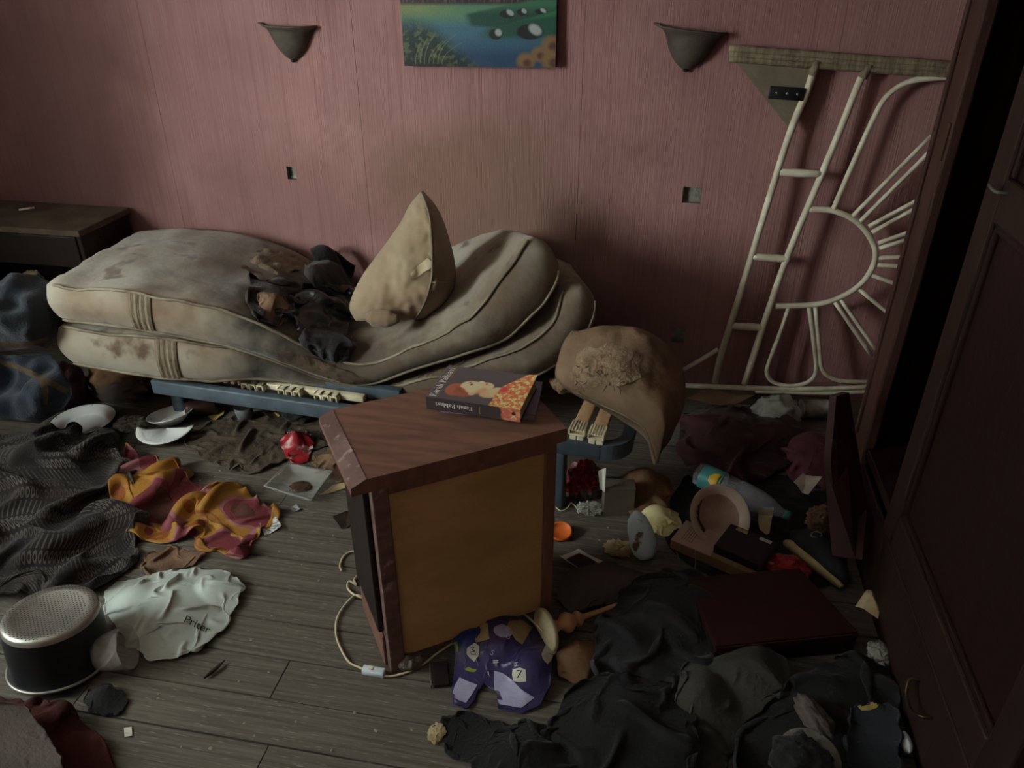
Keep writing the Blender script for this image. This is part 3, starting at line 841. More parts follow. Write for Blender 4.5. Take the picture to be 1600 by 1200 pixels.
UF = [(59, 440, 2.05), (105, 446, 2.05), (160, 452, 2.05), (220, 460, 2.06), (290, 473, 2.08), (350, 487, 2.1), (410, 509, 2.13), (465, 535, 2.16), (515, 559, 2.19), (562, 571, 2.2), (617, 552, 2.2), (676, 528, 2.2), (719, 506, 2.2), (752, 481, 2.22), (780, 441, 2.24), (808, 402, 2.27), (831, 356, 2.32)]
UB = [(216, 366, 2.82), (236, 361, 2.82), (262, 357, 2.82), (300, 357, 2.82), (345, 360, 2.82), (390, 368, 2.82), (430, 380, 2.82), (470, 398, 2.82), (505, 420, 2.82), (545, 445, 2.82), (590, 452, 2.82), (630, 432, 2.82), (670, 405, 2.82), (705, 386, 2.82), (745, 372, 2.82), (775, 362, 2.80), (800, 356, 2.78)]
UT = [0.125, 0.125, 0.125, 0.125, 0.112, 0.095, 0.08, 0.08, 0.11, 0.145, 0.165, 0.15]
up_root, UV_ = mattress('mattress', 'upper stained beige mattress sagging in the middle, pillow on it', UF, UB, UT, 0.0, (15, 18))
LF = [(75, 512, 2.06), (120, 516, 2.06), (180, 522, 2.06), (250, 528, 2.07), (310, 534, 2.09), (370, 546, 2.12), (430, 562, 2.17), (485, 580, 2.2), (535, 597, 2.22), (590, 604, 2.22), (650, 597, 2.22), (705, 583, 2.22), (760, 563, 2.22), (812, 546, 2.23), (848, 520, 2.26), (871, 485, 2.29), (882, 434, 2.32)]
LBk = [(p[0] + (UB[i][0] - UF[i][0]) * 0.97, UB[i][1] + (62 if i < 8 else 40), 2.82) for i, p in enumerate(LF)]
LT = [0.12, 0.135, 0.15, 0.14, 0.085, 0.045, 0.04, 0.05, 0.08, 0.12, 0.13, 0.12]
lo_root, LV_ = mattress('mattress', 'lower beige mattress directly on the bed frame, under the other one', LF, LBk, LT, 5.0, (16, 19))

# the charred, soaked dip other stains on the ticking, and shade painted on the right side band
def add_stain_or_shade(mname, ctr, rad, colr, k, ns=7.0, lo=1.75, hi=1.05):
    m = MATS[mname]; N = m.node_tree.nodes; L = m.node_tree.links; b = N['Principled BSDF']
    c = b.inputs['Base Color'].links[0].from_socket
    tc = [n for n in N if n.type == 'TEX_COORD'][0]
    mp = N.new('ShaderNodeMapping'); mp.inputs['Scale'].default_value = [1 / r for r in rad]; mp.inputs['Location'].default_value = [-a / r for a, r in zip(ctr, rad)]
    L.new(tc.outputs['Object'], mp.inputs['Vector'])
    nz = N.new('ShaderNodeTexNoise'); nz.inputs['Scale'].default_value = ns; nz.inputs['Detail'].default_value = 7; L.new(tc.outputs['Object'], nz.inputs['Vector'])
    ln = N.new('ShaderNodeVectorMath'); ln.operation = 'LENGTH'; L.new(mp.outputs[0], ln.inputs[0])
    ad = N.new('ShaderNodeMath'); ad.operation = 'MULTIPLY_ADD'; L.new(nz.outputs['Fac'], ad.inputs[0]); ad.inputs[1].default_value = 1.5; L.new(ln.outputs['Value'], ad.inputs[2])
    r = N.new('ShaderNodeMapRange'); r.inputs[1].default_value = lo; r.inputs[2].default_value = hi; r.inputs[3].default_value = 0; r.inputs[4].default_value = k; L.new(ad.outputs[0], r.inputs[0])
    mx = N.new('ShaderNodeMix'); mx.data_type = 'RGBA'; L.new(r.outputs[0], mx.inputs[0]); L.new(c, mx.inputs[6]); mx.inputs[7].default_value = lin(colr)
    L.new(mx.outputs[2], b.inputs['Base Color'])
UO = wloc(up_root)
def mpt(px, py):
    t = BVHTree.FromPolygons([Vector(v) for v in RAGS['ticking_cover'][0]], RAGS['ticking_cover'][1])
    h = t.ray_cast(Vector(CAM), Vector(ray(px, py)).normalized()); return (np.array(h[0]) if h[0] is not None else AY(px, py, 2.22)) - UO
add_stain_or_shade('mattress_ticking', mpt(380, 400), (0.4, 0.4, 0.25), (88, 69, 54), 0.85)
add_stain_or_shade('mattress_ticking', mpt(230, 470), (0.1, 0.1, 0.08), (112, 88, 66), 0.8, 12)
add_stain_or_shade('mattress_ticking', mpt(475, 495), (0.36, 0.44, 0.4), (34, 30, 27), 0.97, 9)
add_stain_or_shade('mattress_ticking', mpt(590, 575), (0.5, 0.16, 0.16), (70, 58, 48), 0.85, 14)
add_stain_or_shade('mattress_ticking', mpt(690, 480), (0.2, 0.2, 0.16), (112, 94, 76), 0.5, 9)
add_stain_or_shade('mattress_ticking', mpt(800, 490), (0.24, 0.18, 0.3), (88, 68, 53), 0.65, 6)  # painted shade: darkens the side band that turns away from the window
add_stain_or_shade('mattress_ticking', mpt(700, 565), (0.34, 0.14, 0.14), (90, 76, 62), 0.8, 18)
# ================================================================== pillow standing on the mattress
pc = AY(640, 480, 2.36)
rows = [(658, 298, 661, 298), (640, 320, 680, 320), (627, 345, 693, 345), (610, 370, 701, 370), (588, 400, 709, 400), (566, 430, 712, 430), (551, 460, 707, 458), (546, 482, 694, 480), (556, 502, 674, 498)]
pil = empty('pillow', pc, 'stained beige pillow standing on a corner on the upper mattress', 'pillow')
Vp, Fp_, fr = rowloft(rows, pc, (0.2, -1.0, 0.34), 0.15, 0.09, nx=44, ny=56, ridge=0.8, wr=0.028, wf=11, seed=4, pw=0.42, pv=0.4)
mk('pillow_cover', Vp, Fp_, 'pillow_ticking', parent=pil)
for (a_, b_, r_, k_) in ((659, 312, 0.08, 0.8), (690, 460, 0.14, 0.6), (600, 490, 0.1, 0.6), (640, 390, 0.07, 0.5)):
    add_stain_or_shade('pillow_ticking', AY(a_, b_, 2.25) - pc, (r_, 0.3, r_), (98, 76, 54), k_, 9)
mk('seam_piping', *tube(fr[1:-1, 34] + np.array([-0.002, -0.004, 0]), 0.004, n=50, sides=6), 'piping', parent=pil)
drape_print('closure_flap', [(641, 428), (652, 416), (668, 403), (675, 409), (673, 420), (664, 424), (654, 432), (644, 436)], (Vp, Fp_), 'flap_cloth', pil, n=8, lift=0.005)
mk('cross_seam', *tube(fr[36, 34:43] + np.array([0, -0.003, 0]), 0.003, n=20, sides=5), 'piping', parent=pil)
r0 = AY(575, 496, 2.24); r1 = AY(622, 499, 2.22)
lv = r1 - r0
parts = []
V1, F1 = tube([r0, r0 + lv * 0.33, r0 + lv * 0.66, r1], [0.016, 0.03, 0.031, 0.027, 0.012], n=26, sides=18)
for i in range(len(V1)):
    V1[i] += Vector((1, 1, 1)).normalized() * 0.004 * noise.noise(Vector(V1[i] * 60))
mk('rolled_corner', V1, F1, 'pillow_ticking', parent=pil)

# ================================================================== torn sack-like cushion over the bed's right end
sc = FL(960, 640, 0.38)
rows = [(893, 517, 1000, 517), (880, 535, 1040, 535), (872, 560, 1060, 560), (868, 588, 1070, 592), (890, 612, 1071, 620), (930, 632, 1066, 645), (975, 652, 1056, 668), (1004, 672, 1046, 690), (1017, 700, 1034, 706), (1024, 722, 1029, 724)]
sack = empty('cushion', (sc[0], sc[1], 0.25), 'torn brown cushion slumped over the right end of the bed frame', 'cushion')
Vs, Fs_, fr = rowloft(rows, sc, (0.1, -0.62, 0.8), 0.14, 0.12, nx=36, ny=44, ridge=0.55, wr=0.024, wf=8, seed=13, pw=0.45, pv=0.4)
mk('cushion_cover', Vs, Fs_, 'sack_ticking', parent=sack)
RAGS['sack'] = (Vs, Fs_)
drape_print('torn_wadding', [(902, 552), (916, 541), (934, 545), (950, 534), (972, 540), (992, 546), (1003, 558), (997, 572), (1002, 590), (985, 598), (962, 606), (940, 600), (920, 609), (902, 603), (888, 590), (897, 570)], (Vs, Fs_), 'sack_fluff', sack, n=16, lift=0.004)
mk('hem_seam', *tube(fr[20:-1, 1] + np.array([0, -0.004, 0.002]), 0.0035, n=30, sides=5), 'piping', parent=sack)
rng = random.Random(5)
parts = []
tree = BVHTree.FromPolygons([Vector(v) for v in Vs], Fs_)
for k in range(46):
    a = rng.uniform(900, 1000); b = 585 + rng.uniform(-14, 22)
    h = tree.ray_cast(Vector(CAM), Vector(ray(a, b)).normalized())
    if h[0] is None: continue
    q = np.array(h[0]); pts = [q]
    dirv = np.array([rng.uniform(-1, 1), rng.uniform(-1, 0.2), rng.uniform(-0.6, 0.6)])
    for j in range(3):
        dirv = dirv + np.array([rng.uniform(-1, 1), rng.uniform(-0.6, 0.3), rng.uniform(-0.9, 0.5)]) * 0.8
        q = q + dirv / np.linalg.norm(dirv) * 0.008; pts.append(q)
    parts.append(tube(pts, 0.0014, n=7, sides=4))
o = mk('loose_threads', *merge(parts), 'piping', parent=sack); o['kind'] = 'stuff'
lump('foam_roll', 'small brown rolled cloth tucked between lower mattress and torn cushion', 'cloth', FL(882, 606, 0.27), (0.1, 0.12, 0.08), 'sack_ticking', seed=12, ridge=0.08)

# ================================================================== nightstand
n0 = FL(612, 1052)
NA = math.radians(35.0)
NM = TR(n0, NA)
ns_ = empty('nightstand', n0, 'turned-round wooden nightstand with ochre plywood back, book on top', 'nightstand')
def nb(*a, **k): return xf(box(*a, **k), NM)
NH = 0.585
mk('side_panel', *nb(0.0, 0.038, 0.0, 0.25, 0, NH, bev=0.003), 'mahogany_worn', parent=ns_, smooth=False)
mk('side_panel', *nb(0.425, 0.455, 0.0, 0.25, 0, NH, bev=0.003), 'mahogany', parent=ns_, smooth=False)
mk('back_panel', *nb(0.038, 0.425, 0.010, 0.016, 0.035, NH), 'plywood_ochre', parent=ns_, smooth=False)
mk('top_rail', *nb(0.038, 0.425, 0.0, 0.03, NH - 0.03, NH), 'mahogany', parent=ns_, smooth=False)
mk('front_door', *nb(-0.014, -0.001, 0.03, 0.245, 0.12, NH - 0.02, bev=0.003), 'black_wood', parent=ns_, smooth=False)
mk('foot_rail', *nb(-0.008, -0.001, 0.03, 0.25, 0.0, 0.1, bev=0.002), 'mahogany', parent=ns_, smooth=False)
# top board with its wide chamfered front edge
x0, x1, y0, y1, za, zb = -0.046, 0.472, -0.014, 0.30, NH, NH + 0.036
prof = [(x0, za), (x1, za), (x1, zb), (x0 + 0.036, zb), (x0, zb - 0.016)]
V = np.array([(p[0], y0, p[1]) for p in prof] + [(p[0], y1, p[1]) for p in prof]); k = len(prof)
Fc = [tuple(range(k)), tuple(range(2 * k - 1, k - 1, -1))] + [((i + 1) % k, i, i + k, (i + 1) % k + k) for i in range(k)]
tp = mk('top_board', *xf((V, Fc), NM), 'mahogany', parent=ns_, smooth=False)
V, Fc = box(x0 + 0.0, x0 + 0.04, y0 - 0.0004, y1, 0, 0.0012)
Mch = NM @ Matrix.Translation((x0, 0, zb - 0.016)) @ Matrix.Rotation(-math.atan2(0.016, 0.036), 4, 'Y') @ Matrix.Translation((-x0, 0, 0))
ed = mk('worn_edge', *xf((V, Fc), Mch), 'mahogany_worn', parent=tp, smooth=False)
TOPZ = NH + 0.036

# ================================================================== books on the nightstand
def smooth_ell(S, T, s, t, rs, rt, soft=0.15, ang=0.0):
    ds, dt = S - s, T - t
    ca, sa = math.cos(ang), math.sin(ang)
    a, b = (ds * ca + dt * sa) / rs, (-ds * sa + dt * ca) / rt
    return np.clip((1 + soft - np.sqrt(a * a + b * b)) / (2 * soft), 0, 1)
def blend(img, mask, c):
    c = np.array(lin(c)[:3]); return img * (1 - mask[..., None]) + c * mask[..., None]
def pnoise(S, T, f, seed=0, oct=3):
    return np.array([[noise.fractal(Vector((a * f, b * f, seed)), 0.9, 2.0, oct) for a, b in zip(r1, r2)] for r1, r2 in zip(S, T)])
def cover_art(S, T):
    """S: spine to fore-edge, T: top to foot; a woman with pinned-up hair in a brocade dress"""
    img = np.zeros(S.shape + (3,)) + np.array(lin((74, 66, 68))[:3])
    img = blend(img, np.clip((S - 0.35) * 0.6, 0, 0.3), (86, 82, 86))
    asp = 1.5
    E = lambda s, t, rs, rt, c, k=1.0, so=0.15, an=0.0: blend(img, smooth_ell(S, T * asp, s, t * asp, rs, rt, so, an) * k, c)
    img = E(0.34, 0.62, 0.13, 0.18, (206, 150, 112), 1, 0.12, -0.5)      # neck
    img = E(0.40, 0.68, 0.13, 0.14, (212, 160, 122), 1, 0.12, -0.5)
    img = E(0.31, 0.24, 0.18, 0.15, (146, 84, 62), 1, 0.1)               # hair piled up
    img = E(0.27, 0.34, 0.14, 0.16, (128, 72, 54), 1, 0.12)
    img = E(0.44, 0.40, 0.17, 0.20, (220, 168, 134), 1, 0.1, 0.5)        # face
    img = E(0.53, 0.54, 0.10, 0.11, (220, 166, 130), 1, 0.12, 0.4)       # jaw and chin
    img = E(0.615, 0.465, 0.035, 0.045, (226, 176, 144), 1, 0.3)         # nose
    img = E(0.36, 0.50, 0.12, 0.05, (186, 126, 92), 0.7, 0.4, 0.5)       # shade under the cheek
    img = E(0.33, 0.30, 0.05, 0.13, (120, 66, 50), 0.9, 0.3, 0.6)        # hair line
    img = E(0.245, 0.43, 0.04, 0.05, (214, 150, 118), 1, 0.2)            # ear
    img = E(0.515, 0.372, 0.028, 0.022, (70, 44, 38), 0.9, 0.4)          # eye
    img = E(0.56, 0.345, 0.04, 0.012, (104, 62, 48), 0.8, 0.4, 0.6)      # brow
    img = E(0.585, 0.525, 0.03, 0.018, (176, 74, 66), 0.9, 0.35, 0.5)    # lips
    edge = 0.655 + 0.12 * np.abs(S - 0.3) * 1.2 + np.where(S > 0.6, (S - 0.6) * 0.35, 0) - np.where(S < 0.2, (0.2 - S) * 0.2, 0)
    dress = np.clip((T - edge) * 40, 0, 1)
    n1 = pnoise(S, T * asp, 14, 3.0); n2 = pnoise(S, T * asp, 30, 9.0)
    img = blend(img, dress, (214, 104, 72))
    img = blend(img, dress * np.clip((n1 + 0.05) * 6, 0, 1), (232, 196, 118))
    img = blend(img, dress * np.clip((n2 - 0.12) * 6, 0, 1) * 0.8, (196, 66, 60))
    ring = np.clip(1 - np.abs(np.sqrt((S - 0.55) ** 2 + ((T - 0.86) * asp) ** 2) - 0.17) * 22, 0, 1)
    img = blend(img, dress * ring, (204, 76, 60))
    img = blend(img, smooth_ell(S, T * asp, 0.50, 0.72 * asp, 0.09, 0.09, 0.2) * dress, (206, 60, 62))
    return img
def band(cx, cy, rx, ry, a0, a1, w0, w1, n=12):
    V, Fc = [], []
    for i in range(n + 1):
        a = a0 + (a1 - a0) * i / n; w = w0 + (w1 - w0) * math.sin(math.pi * i / n)
        V += [(cx + (rx - w / 2) * math.cos(a), cy + (ry - w / 2) * math.sin(a)), (cx + (rx + w / 2) * math.cos(a), cy + (ry + w / 2) * math.sin(a))]
        if i: Fc.append((2 * i - 2, 2 * i - 1, 2 * i + 1, 2 * i))
    return V, Fc
def R4(x0, x1, y0, y1, sk=0.0): return [(x0, y0), (x1, y0), (x1 + sk, y1), (x0 + sk, y1)], [(0, 1, 2, 3)]
PI = math.pi
GLYPH = {
 'F': (0.60, [R4(.09, .21, 0, .74), R4(0, .32, 0, .04), R4(0, .52, .70, .74), R4(.2, .4, .37, .41), R4(.47, .52, .55, .72), R4(.37, .41, .29, .49)]),
 'P': (0.62, [R4(.09, .21, 0, .74), R4(0, .32, 0, .04), R4(0, .3, .70, .74), band(.28, .53, .2, .19, -PI / 2, PI / 2, .045, .12), R4(.2, .29, .325, .365)]),
 'a': (0.54, [R4(.32, .43, .03, .36), R4(.4, .5, 0, .05), band(.23, .35, .145, .14, 0.1, PI * .85, .05, .07), band(.2, .145, .13, .125, .5, PI * 1.75, .05, .08)]),
 'r': (0.44, [R4(.09, .2, 0, .47), R4(0, .3, 0, .04), R4(0, .14, .44, .48), band(.3, .32, .14, .14, PI * .3, PI * .95, .05, .09)]),
 'h': (0.62, [R4(.09, .2, 0, .76), R4(0, .29, 0, .04), R4(0, .14, .73, .77), band(.31, .33, .145, .13, 0, PI, .05, .06), R4(.4, .51, 0, .35), R4(.33, .6, 0, .04)]),
 'l': (0.33, [R4(.09, .2, 0, .76), R4(0, .3, 0, .04), R4(0, .14, .73, .77)]),
 'v': (0.56, [R4(.2, .31, 0, .48, -.14), R4(.22, .27, 0, .48, .15), R4(0, .24, .44, .48), R4(.32, .54, .44, .48)]),
 'i': (0.33, [R4(.09, .2, 0, .47), R4(0, .3, 0, .04), R4(0, .14, .44, .48), band(.145, .65, .03, .03, 0, 2 * PI, .06, .06, 10)]),
 ' ': (0.30, [])}
def serif_text(s):
    parts, x = [], 0.0
    for ch in s:
        adv, ps = GLYPH[ch]
        for V, Fc in ps:
            for sx in (0.0, 0.035): parts.append(([(a + x + sx, b, sx * 0.002) for a, b in V], Fc))
        x += adv
    V, Fc = merge(parts)
    return V, Fc, x
THIN = 0.014
P = FL(667, 646, TOPZ); Q = FL(813, 668, TOPZ)
bd = (Q - P); BL = np.linalg.norm(bd); bd /= BL
bn = np.array([-bd[1], bd[0], 0])
D_ = FL(711, 556, TOPZ + 0.04) - FL(666, 626, TOPZ + 0.04)
BW = min(0.165, max(0.14, abs(float(np.dot(D_, bn)))))
TH = 0.034
bk = empty('paperback_book', (P[0], P[1], TOPZ + THIN), 'thick dark paperback with a portrait cover lying on the nightstand', 'book')
BKM = frame(np.array([P[0], P[1], TOPZ + THIN]), bd, bn)
mk('page_block', *xf(box(0.003, BL - 0.003, 0.002, BW - 0.004, 0.0012, TH - 0.001), BKM), 'page_block', parent=bk, smooth=False)
nx_, ny_ = 170, 110
T_, S_ = np.meshgrid(np.linspace(0, 1, nx_), np.linspace(0, 1, ny_))
art = np.clip(cover_art(S_, T_) * 1.95, 0, 0.88)
def cz(s, t): return TH + 0.012 * np.clip(t - 0.55, 0, 1) ** 2 * 2.2 * np.clip(s, 0, 1) ** 1.5
G = np.stack([T_ * BL, S_ * BW, cz(S_, T_)], -1).reshape(-1, 3)
colr = np.concatenate([art.reshape(-1, 3), np.ones((nx_ * ny_, 1))], 1)
fcv = mk('front_cover', *xf((G, gridfaces(ny_, nx_)), BKM), 'cover_print', parent=bk, color=colr)
solid(fcv, 0.0008, -1)
# spine print
nsx, nsz = 140, 24
A_, Z_ = np.meshgrid(np.linspace(0, 1, nsx), np.linspace(0, 1, nsz))
im = np.zeros(A_.shape + (3,)) + np.array(lin((66, 58, 59))[:3])
n1 = pnoise(A_ * 6, Z_, 3, 2.0)
dr = np.clip((A_ - 0.78 - 0.03 * n1 - 0.03 * (1 - Z_)) * 50, 0, 1)
im = blend(im, dr, (196, 104, 86)); im = blend(im, dr * np.clip(n1 * 4, 0, 1) * 0.6, (222, 170, 130))
im = blend(im, smooth_ell(A_ * 6.5, Z_, 0.93 * 6.5, 0.62, 0.13, 0.14, 0.1), (40, 30, 30))
im = blend(im, np.clip(1 - np.abs(np.abs(A_ - 0.93) * 6.5 - np.abs(0.4 - Z_)) * 18, 0, 1) * (np.abs(Z_ - 0.32) < 0.12), (236, 226, 214))
G = np.stack([A_ * BL, np.zeros_like(A_), Z_ * TH], -1).reshape(-1, 3)
spn = mk('spine', *xf((G, gridfaces(nsz, nsx)), BKM), 'cover_print', parent=bk, color=np.concatenate([im.reshape(-1, 3), np.ones((nsx * nsz, 1))], 1))
mk('back_cover', *xf(box(0, BL, 0, BW, 0, 0.001), BKM), 'box_dark', parent=bk, smooth=False)
V, Fc, wl = serif_text('Farah Pahlavi')
k = (BW * 0.90) / wl
M = np.array(BKM) @ np.array(((0, -k, 0, 0.006 + 0.74 * k), (k, 0, 0, BW * 0.03), (0, 0, 1, TH + 0.0006), (0, 0, 0, 1)))
mk('cover_lettering', *xf((V, Fc), M), 'letter_white', parent=fcv, smooth=False)
mk('cover_subtitle', *xf(box(0.74 * k + 0.010, 0.74 * k + 0.012, BW * 0.62, BW * 0.92, TH + 0.0004, TH + 0.0007), BKM), 'gold_line', parent=fcv, smooth=False)
k = (BL * 0.40) / wl
M = np.array(BKM) @ np.array(((-k, 0, 0, BL * 0.50), (0, 0, -1, -0.0006), (0, -k, 0, TH * 0.5 + 0.37 * k), (0, 0, 0, 1)))
mk('spine_lettering', *xf((V, Fc), M), 'letter_white', parent=spn, smooth=False)
mk('spine_rule', *xf(box(BL * 0.575, BL * 0.58, -0.0007, -0.0004, TH * 0.2, TH * 0.8), BKM), 'gold_line', parent=spn, smooth=False)
M5 = frame(np.array([*(P + bd * (BL * 0.13) + bn * 0.012)[:2], TOPZ]), bd * math.cos(0.12) + bn * math.sin(0.12), bn)
b2 = empty('thin_book', M5[:3, 3], 'thin lilac book lying under the thick portrait paperback', 'book')
L2 = BL * 0.98
mk('page_block', *xf(box(0.002, L2 - 0.002, 0.002, BW - 0.003, 0.001, THIN - 0.002), M5), 'page_block', parent=b2, smooth=False)
mk('cover', *xf(merge([box(0, L2, 0, BW, 0, 0.001), box(0, L2, 0, BW, THIN - 0.0016, THIN - 0.0004), box(0, L2, 0, 0.0015, 0, THIN - 0.0004)]), M5), 'lilac_cover', parent=b2, smooth=False)

# ================================================================== wall lamps, painting
def sconce(px, py, R, H, tilt, label):
    P = AY(px, py, WALL_Y - 0.002)
    prof = [(R, 0.0), (R * 0.995, -0.004), (R * 0.90, -H * 0.07), (R * 0.80, -H * 0.16), (R * 0.73, -H * 0.30), (R * 0.62, -H * 0.50), (R * 0.46, -H * 0.70), (R * 0.26, -H * 0.86), (R * 0.1, -H * 0.93), (R * 0.05, -H * 0.94)]
    inner = [(r * 0.93, z + 0.004) for r, z in prof[::-1]]
    r_ = empty('wall_sconce', (P[0], P[1], P[2] - H), label, 'wall lamp', 'wall sconces beside the painting')
    M = TR(P, 0, 0, tilt) @ Matrix.Diagonal((1, 0.72, 1, 1))
    V, Fc = lathe(prof, 36, PI, 2 * PI); V2, F2 = lathe(inner, 36, PI, 2 * PI)
    mk('bowl', *xf(merge([(V, Fc), (V2, F2)]), M), 'sconce_metal', parent=r_)
    mk('rim', *xf(tube([(R * 1.0 * math.cos(a), R * math.sin(a), 0.0) for a in np.linspace(PI, 2 * PI, 26)], 0.004, n=40, sides=6), M), 'sconce_metal', parent=r_)
    mk('rim_ear', *xf(tube([(-R * 0.98, -0.012, 0), (-R * 1.08, -0.012, 0.004), (-R * 1.2, -0.008, 0.006)], [0.006, 0.006, 0.002], n=10, sides=6), M), 'sconce_metal', parent=r_)
    kb = lathe([(0.0001, -H * 1.0), (R * 0.06, -H * 0.985), (R * 0.10, -H * 0.95), (R * 0.06, -H * 0.915), (0.0001, -H * 0.905)], 16)
    mk('finial', *xf((kb[0] + np.array([0, -R * 0.12, 0]), kb[1]), M), 'black_plastic', parent=r_)
    mk('wall_plate', *xf(box(-R * 0.3, R * 0.3, -0.012, 0.0, -H * 0.6, -H * 0.1, 0.003), M), 'sconce_metal', parent=r_)
sconce(453, 40, 0.102, 0.125, math.radians(1), 'dark half-bowl wall sconce left of the painting')
sconce(1083, 46, 0.112, 0.135, math.radians(5), 'dark half-bowl wall sconce right of the painting, askew')

PAY = WALL_Y - 0.035
Pa, Pb = AY(632, 103, PAY), AY(868, 106, PAY)
PWD = np.linalg.norm(Pb - Pa); PHT = PWD * 0.76
pm = empty('landscape_painting', (Pa + Pb) / 2, 'unframed painting of a stream with green banks and rocks', 'painting')
PM = frame(Pa, Pb - Pa, (0, 0.03, 1)); PM = np.array(PM)
# frame() gives z = x cross y (towards the room)
ny_, nx_ = 190, 230
U_, V_ = np.meshgrid(np.linspace(0, 1, nx_), np.linspace(0, 1, ny_))
CX = 150 + 1275 * U_; CY = 550 - V_ * 1275 * 0.76
n_a = pnoise(U_, V_, 5, 1.0); n_b = pnoise(U_, V_, 22, 5.0); n_c = pnoise(U_ * 9, V_, 9, 7.0)
def sm(x, a, b): return np.clip((x - a) / (b - a), 0, 1)
im = np.zeros(CX.shape + (3,)) + np.array(lin((24, 74, 112))[:3])
im = blend(im, sm(CY, 470, 300) * 0.8, (66, 124, 150))
im = blend(im, sm(CY, 260, 170), (92, 148, 112))
im = blend(im, sm(CY, 200, 120) * sm(CX, 700, 250), (134, 152, 86))
im = blend(im, sm(CY, 100, 74), (62, 50, 56))
im = blend(im, sm(CY, 90, 60) * np.clip(n_c * 2.5, 0, 1), (112, 84, 92))
im = blend(im, sm(CY, 20, -120), (70, 92, 84)); im = blend(im, sm(CY, -150, -300), (150, 172, 178))
bank = sm(CX - 680 + (CY - 205) * -0.4, 0, 60) * sm(250 + 0.09 * (CX - 680) - CY, 0, 24) * sm(CY - (150 - 0.18 * (CX - 680)), 0, 20)
im = blend(im, bank, (30, 84, 70)); im = blend(im, bank * sm(CY, 160, 90) * 0.8, (64, 132, 96))
im = blend(im, sm(CX, 850, 1000) * sm(CY, 60, 20) * 0.8, (92, 50, 52))
b2_ = sm(CX - 780, 0, 120) * sm(CY - (280 - 0.24 * (CX - 780)), 0, 18) * sm(365 - 0.02 * (CX - 780) - CY, 0, 50)
im = blend(im, b2_, (30, 92, 74)); im = blend(im, b2_ * sm(250 - 0.12 * (CX - 780) - CY, -10, 30) * 0.9, (58, 142, 84))
for (x, y_, rx, ry) in ((1030, 152, 62, 30), (1150, 140, 44, 24), (1300, 136, 50, 20), (935, 298, 56, 40), (1215, 278, 108, 56)):
    im = blend(im, smooth_ell(CX, CY, x, y_ + ry * 0.15, rx, ry, 0.08), (34, 42, 44))
    im = blend(im, smooth_ell(CX, CY, x + rx * 0.38, y_ - ry * 0.15, rx * 0.5, ry * 0.62, 0.25, 0.5), (172, 182, 180))
reed = sm(560 + 40 * n_a - CX - (330 - CY) * 1.3, 0, 160) * sm(CY, 130, 300)
im = blend(im, reed * 0.92, (30, 48, 34)); im = blend(im, reed * np.clip((n_b - 0.1) * 6, 0, 1) * 0.6, (112, 124, 76))
im = blend(im, sm(CY, 470, 545) * sm(CX, 640, 420), (20, 32, 26))
for q in range(7):
    x0_, h_, l_ = 250 + q * 38, 170 + 30 * (q % 3), 60 + 22 * q
    t_ = np.clip((530 - CY) / h_, 0, 1); xc = x0_ + l_ * t_ ** 2
    im = blend(im, np.clip(1 - np.abs(CX - xc) / 5, 0, 1) * (t_ > 0) * (t_ < 1) * 0.7, (150, 160, 104))
for (x, y_, r_) in ((1180, 505, 74), (1290, 450, 66), (1390, 380, 80), (1400, 500, 90)):
    im = blend(im, smooth_ell(CX, CY, x, y_, r_, r_ * 0.85, 0.25), (146, 108, 58)); im = blend(im, smooth_ell(CX, CY, x + 12, y_ + 12, r_ * 0.45, r_ * 0.4, 0.4), (96, 58, 46))
im = im * 0.72; im = im * 0.8 + im.mean(-1, keepdims=True) * 0.2
G = np.stack([U_ * PWD, V_ * PHT, np.full_like(U_, 0.0002)], -1).reshape(-1, 3)
mk('painted_face', *xf((G, gridfaces(ny_, nx_)), PM), 'painted', parent=pm, color=np.concatenate([im.reshape(-1, 3), np.ones((nx_ * ny_, 1))], 1))
mk('stretched_canvas', *xf(box(0, PWD, 0, PHT, -0.028, 0, 0.001), PM), 'box_dark', parent=pm, smooth=False)

# ================================================================== rattan headboard leaning on the wall
hb_p0 = AY(1250, 606, WALL_Y - 0.12); hb_top = AY(1300, 90, WALL_Y - 0.035)
lean = (hb_top - hb_p0); up = np.array([0, lean[1], lean[2]]); hn = np.cross((1, 0, 0), up); hn /= np.linalg.norm(hn)
def HP(px, py): return onplane(px, py, hb_p0, hn)
hb = empty('rattan_headboard', FL(1250, 612), 'pale rattan sunburst headboard leaning on its side against the wall', 'headboard')
def cane(name, pts, r, m='rattan', n=28, off=0.0):
    return mk(name, *tube([HP(a, b) - hn * off * (1 if hn[1] > 0 else -1) for a, b in pts], r, n=n, sides=10), m, parent=hb)
for k, dy in enumerate((-4, 4, 12)):
    cane('side_rail', [(1139, 79 + dy), (1240, 87 + dy), (1350, 95 + dy), (1520, 108 + dy)], 0.0125, 'rattan_wrap', 14)
cane('long_cane', [(1277, 92), (1262, 140), (1247, 175), (1232, 215), (1205, 300), (1166, 428), (1141, 508), (1126, 556), (1117, 598)], 0.0125)
cane('long_cane', [(1358, 98), (1344, 125), (1314, 200), (1283, 275), (1230, 402), (1193, 508), (1163, 600)], 0.0125)
for a in ((1277, 95, 1268, 118), (1358, 100, 1347, 122)):
    cane('cane_binding', [(a[0], a[1]), (a[2], a[3])], 0.0165, 'rattan_wrap', 4)
for a in ((1218, 269, 1284, 272), (1176, 401, 1236, 405), (1143, 509, 1196, 512)):
    cane('rung', [(a[0], a[1]), ((a[0] + a[2]) / 2, (a[1] + a[3]) / 2), (a[2], a[3])], [0.012, 0.015, 0.012], n=8)
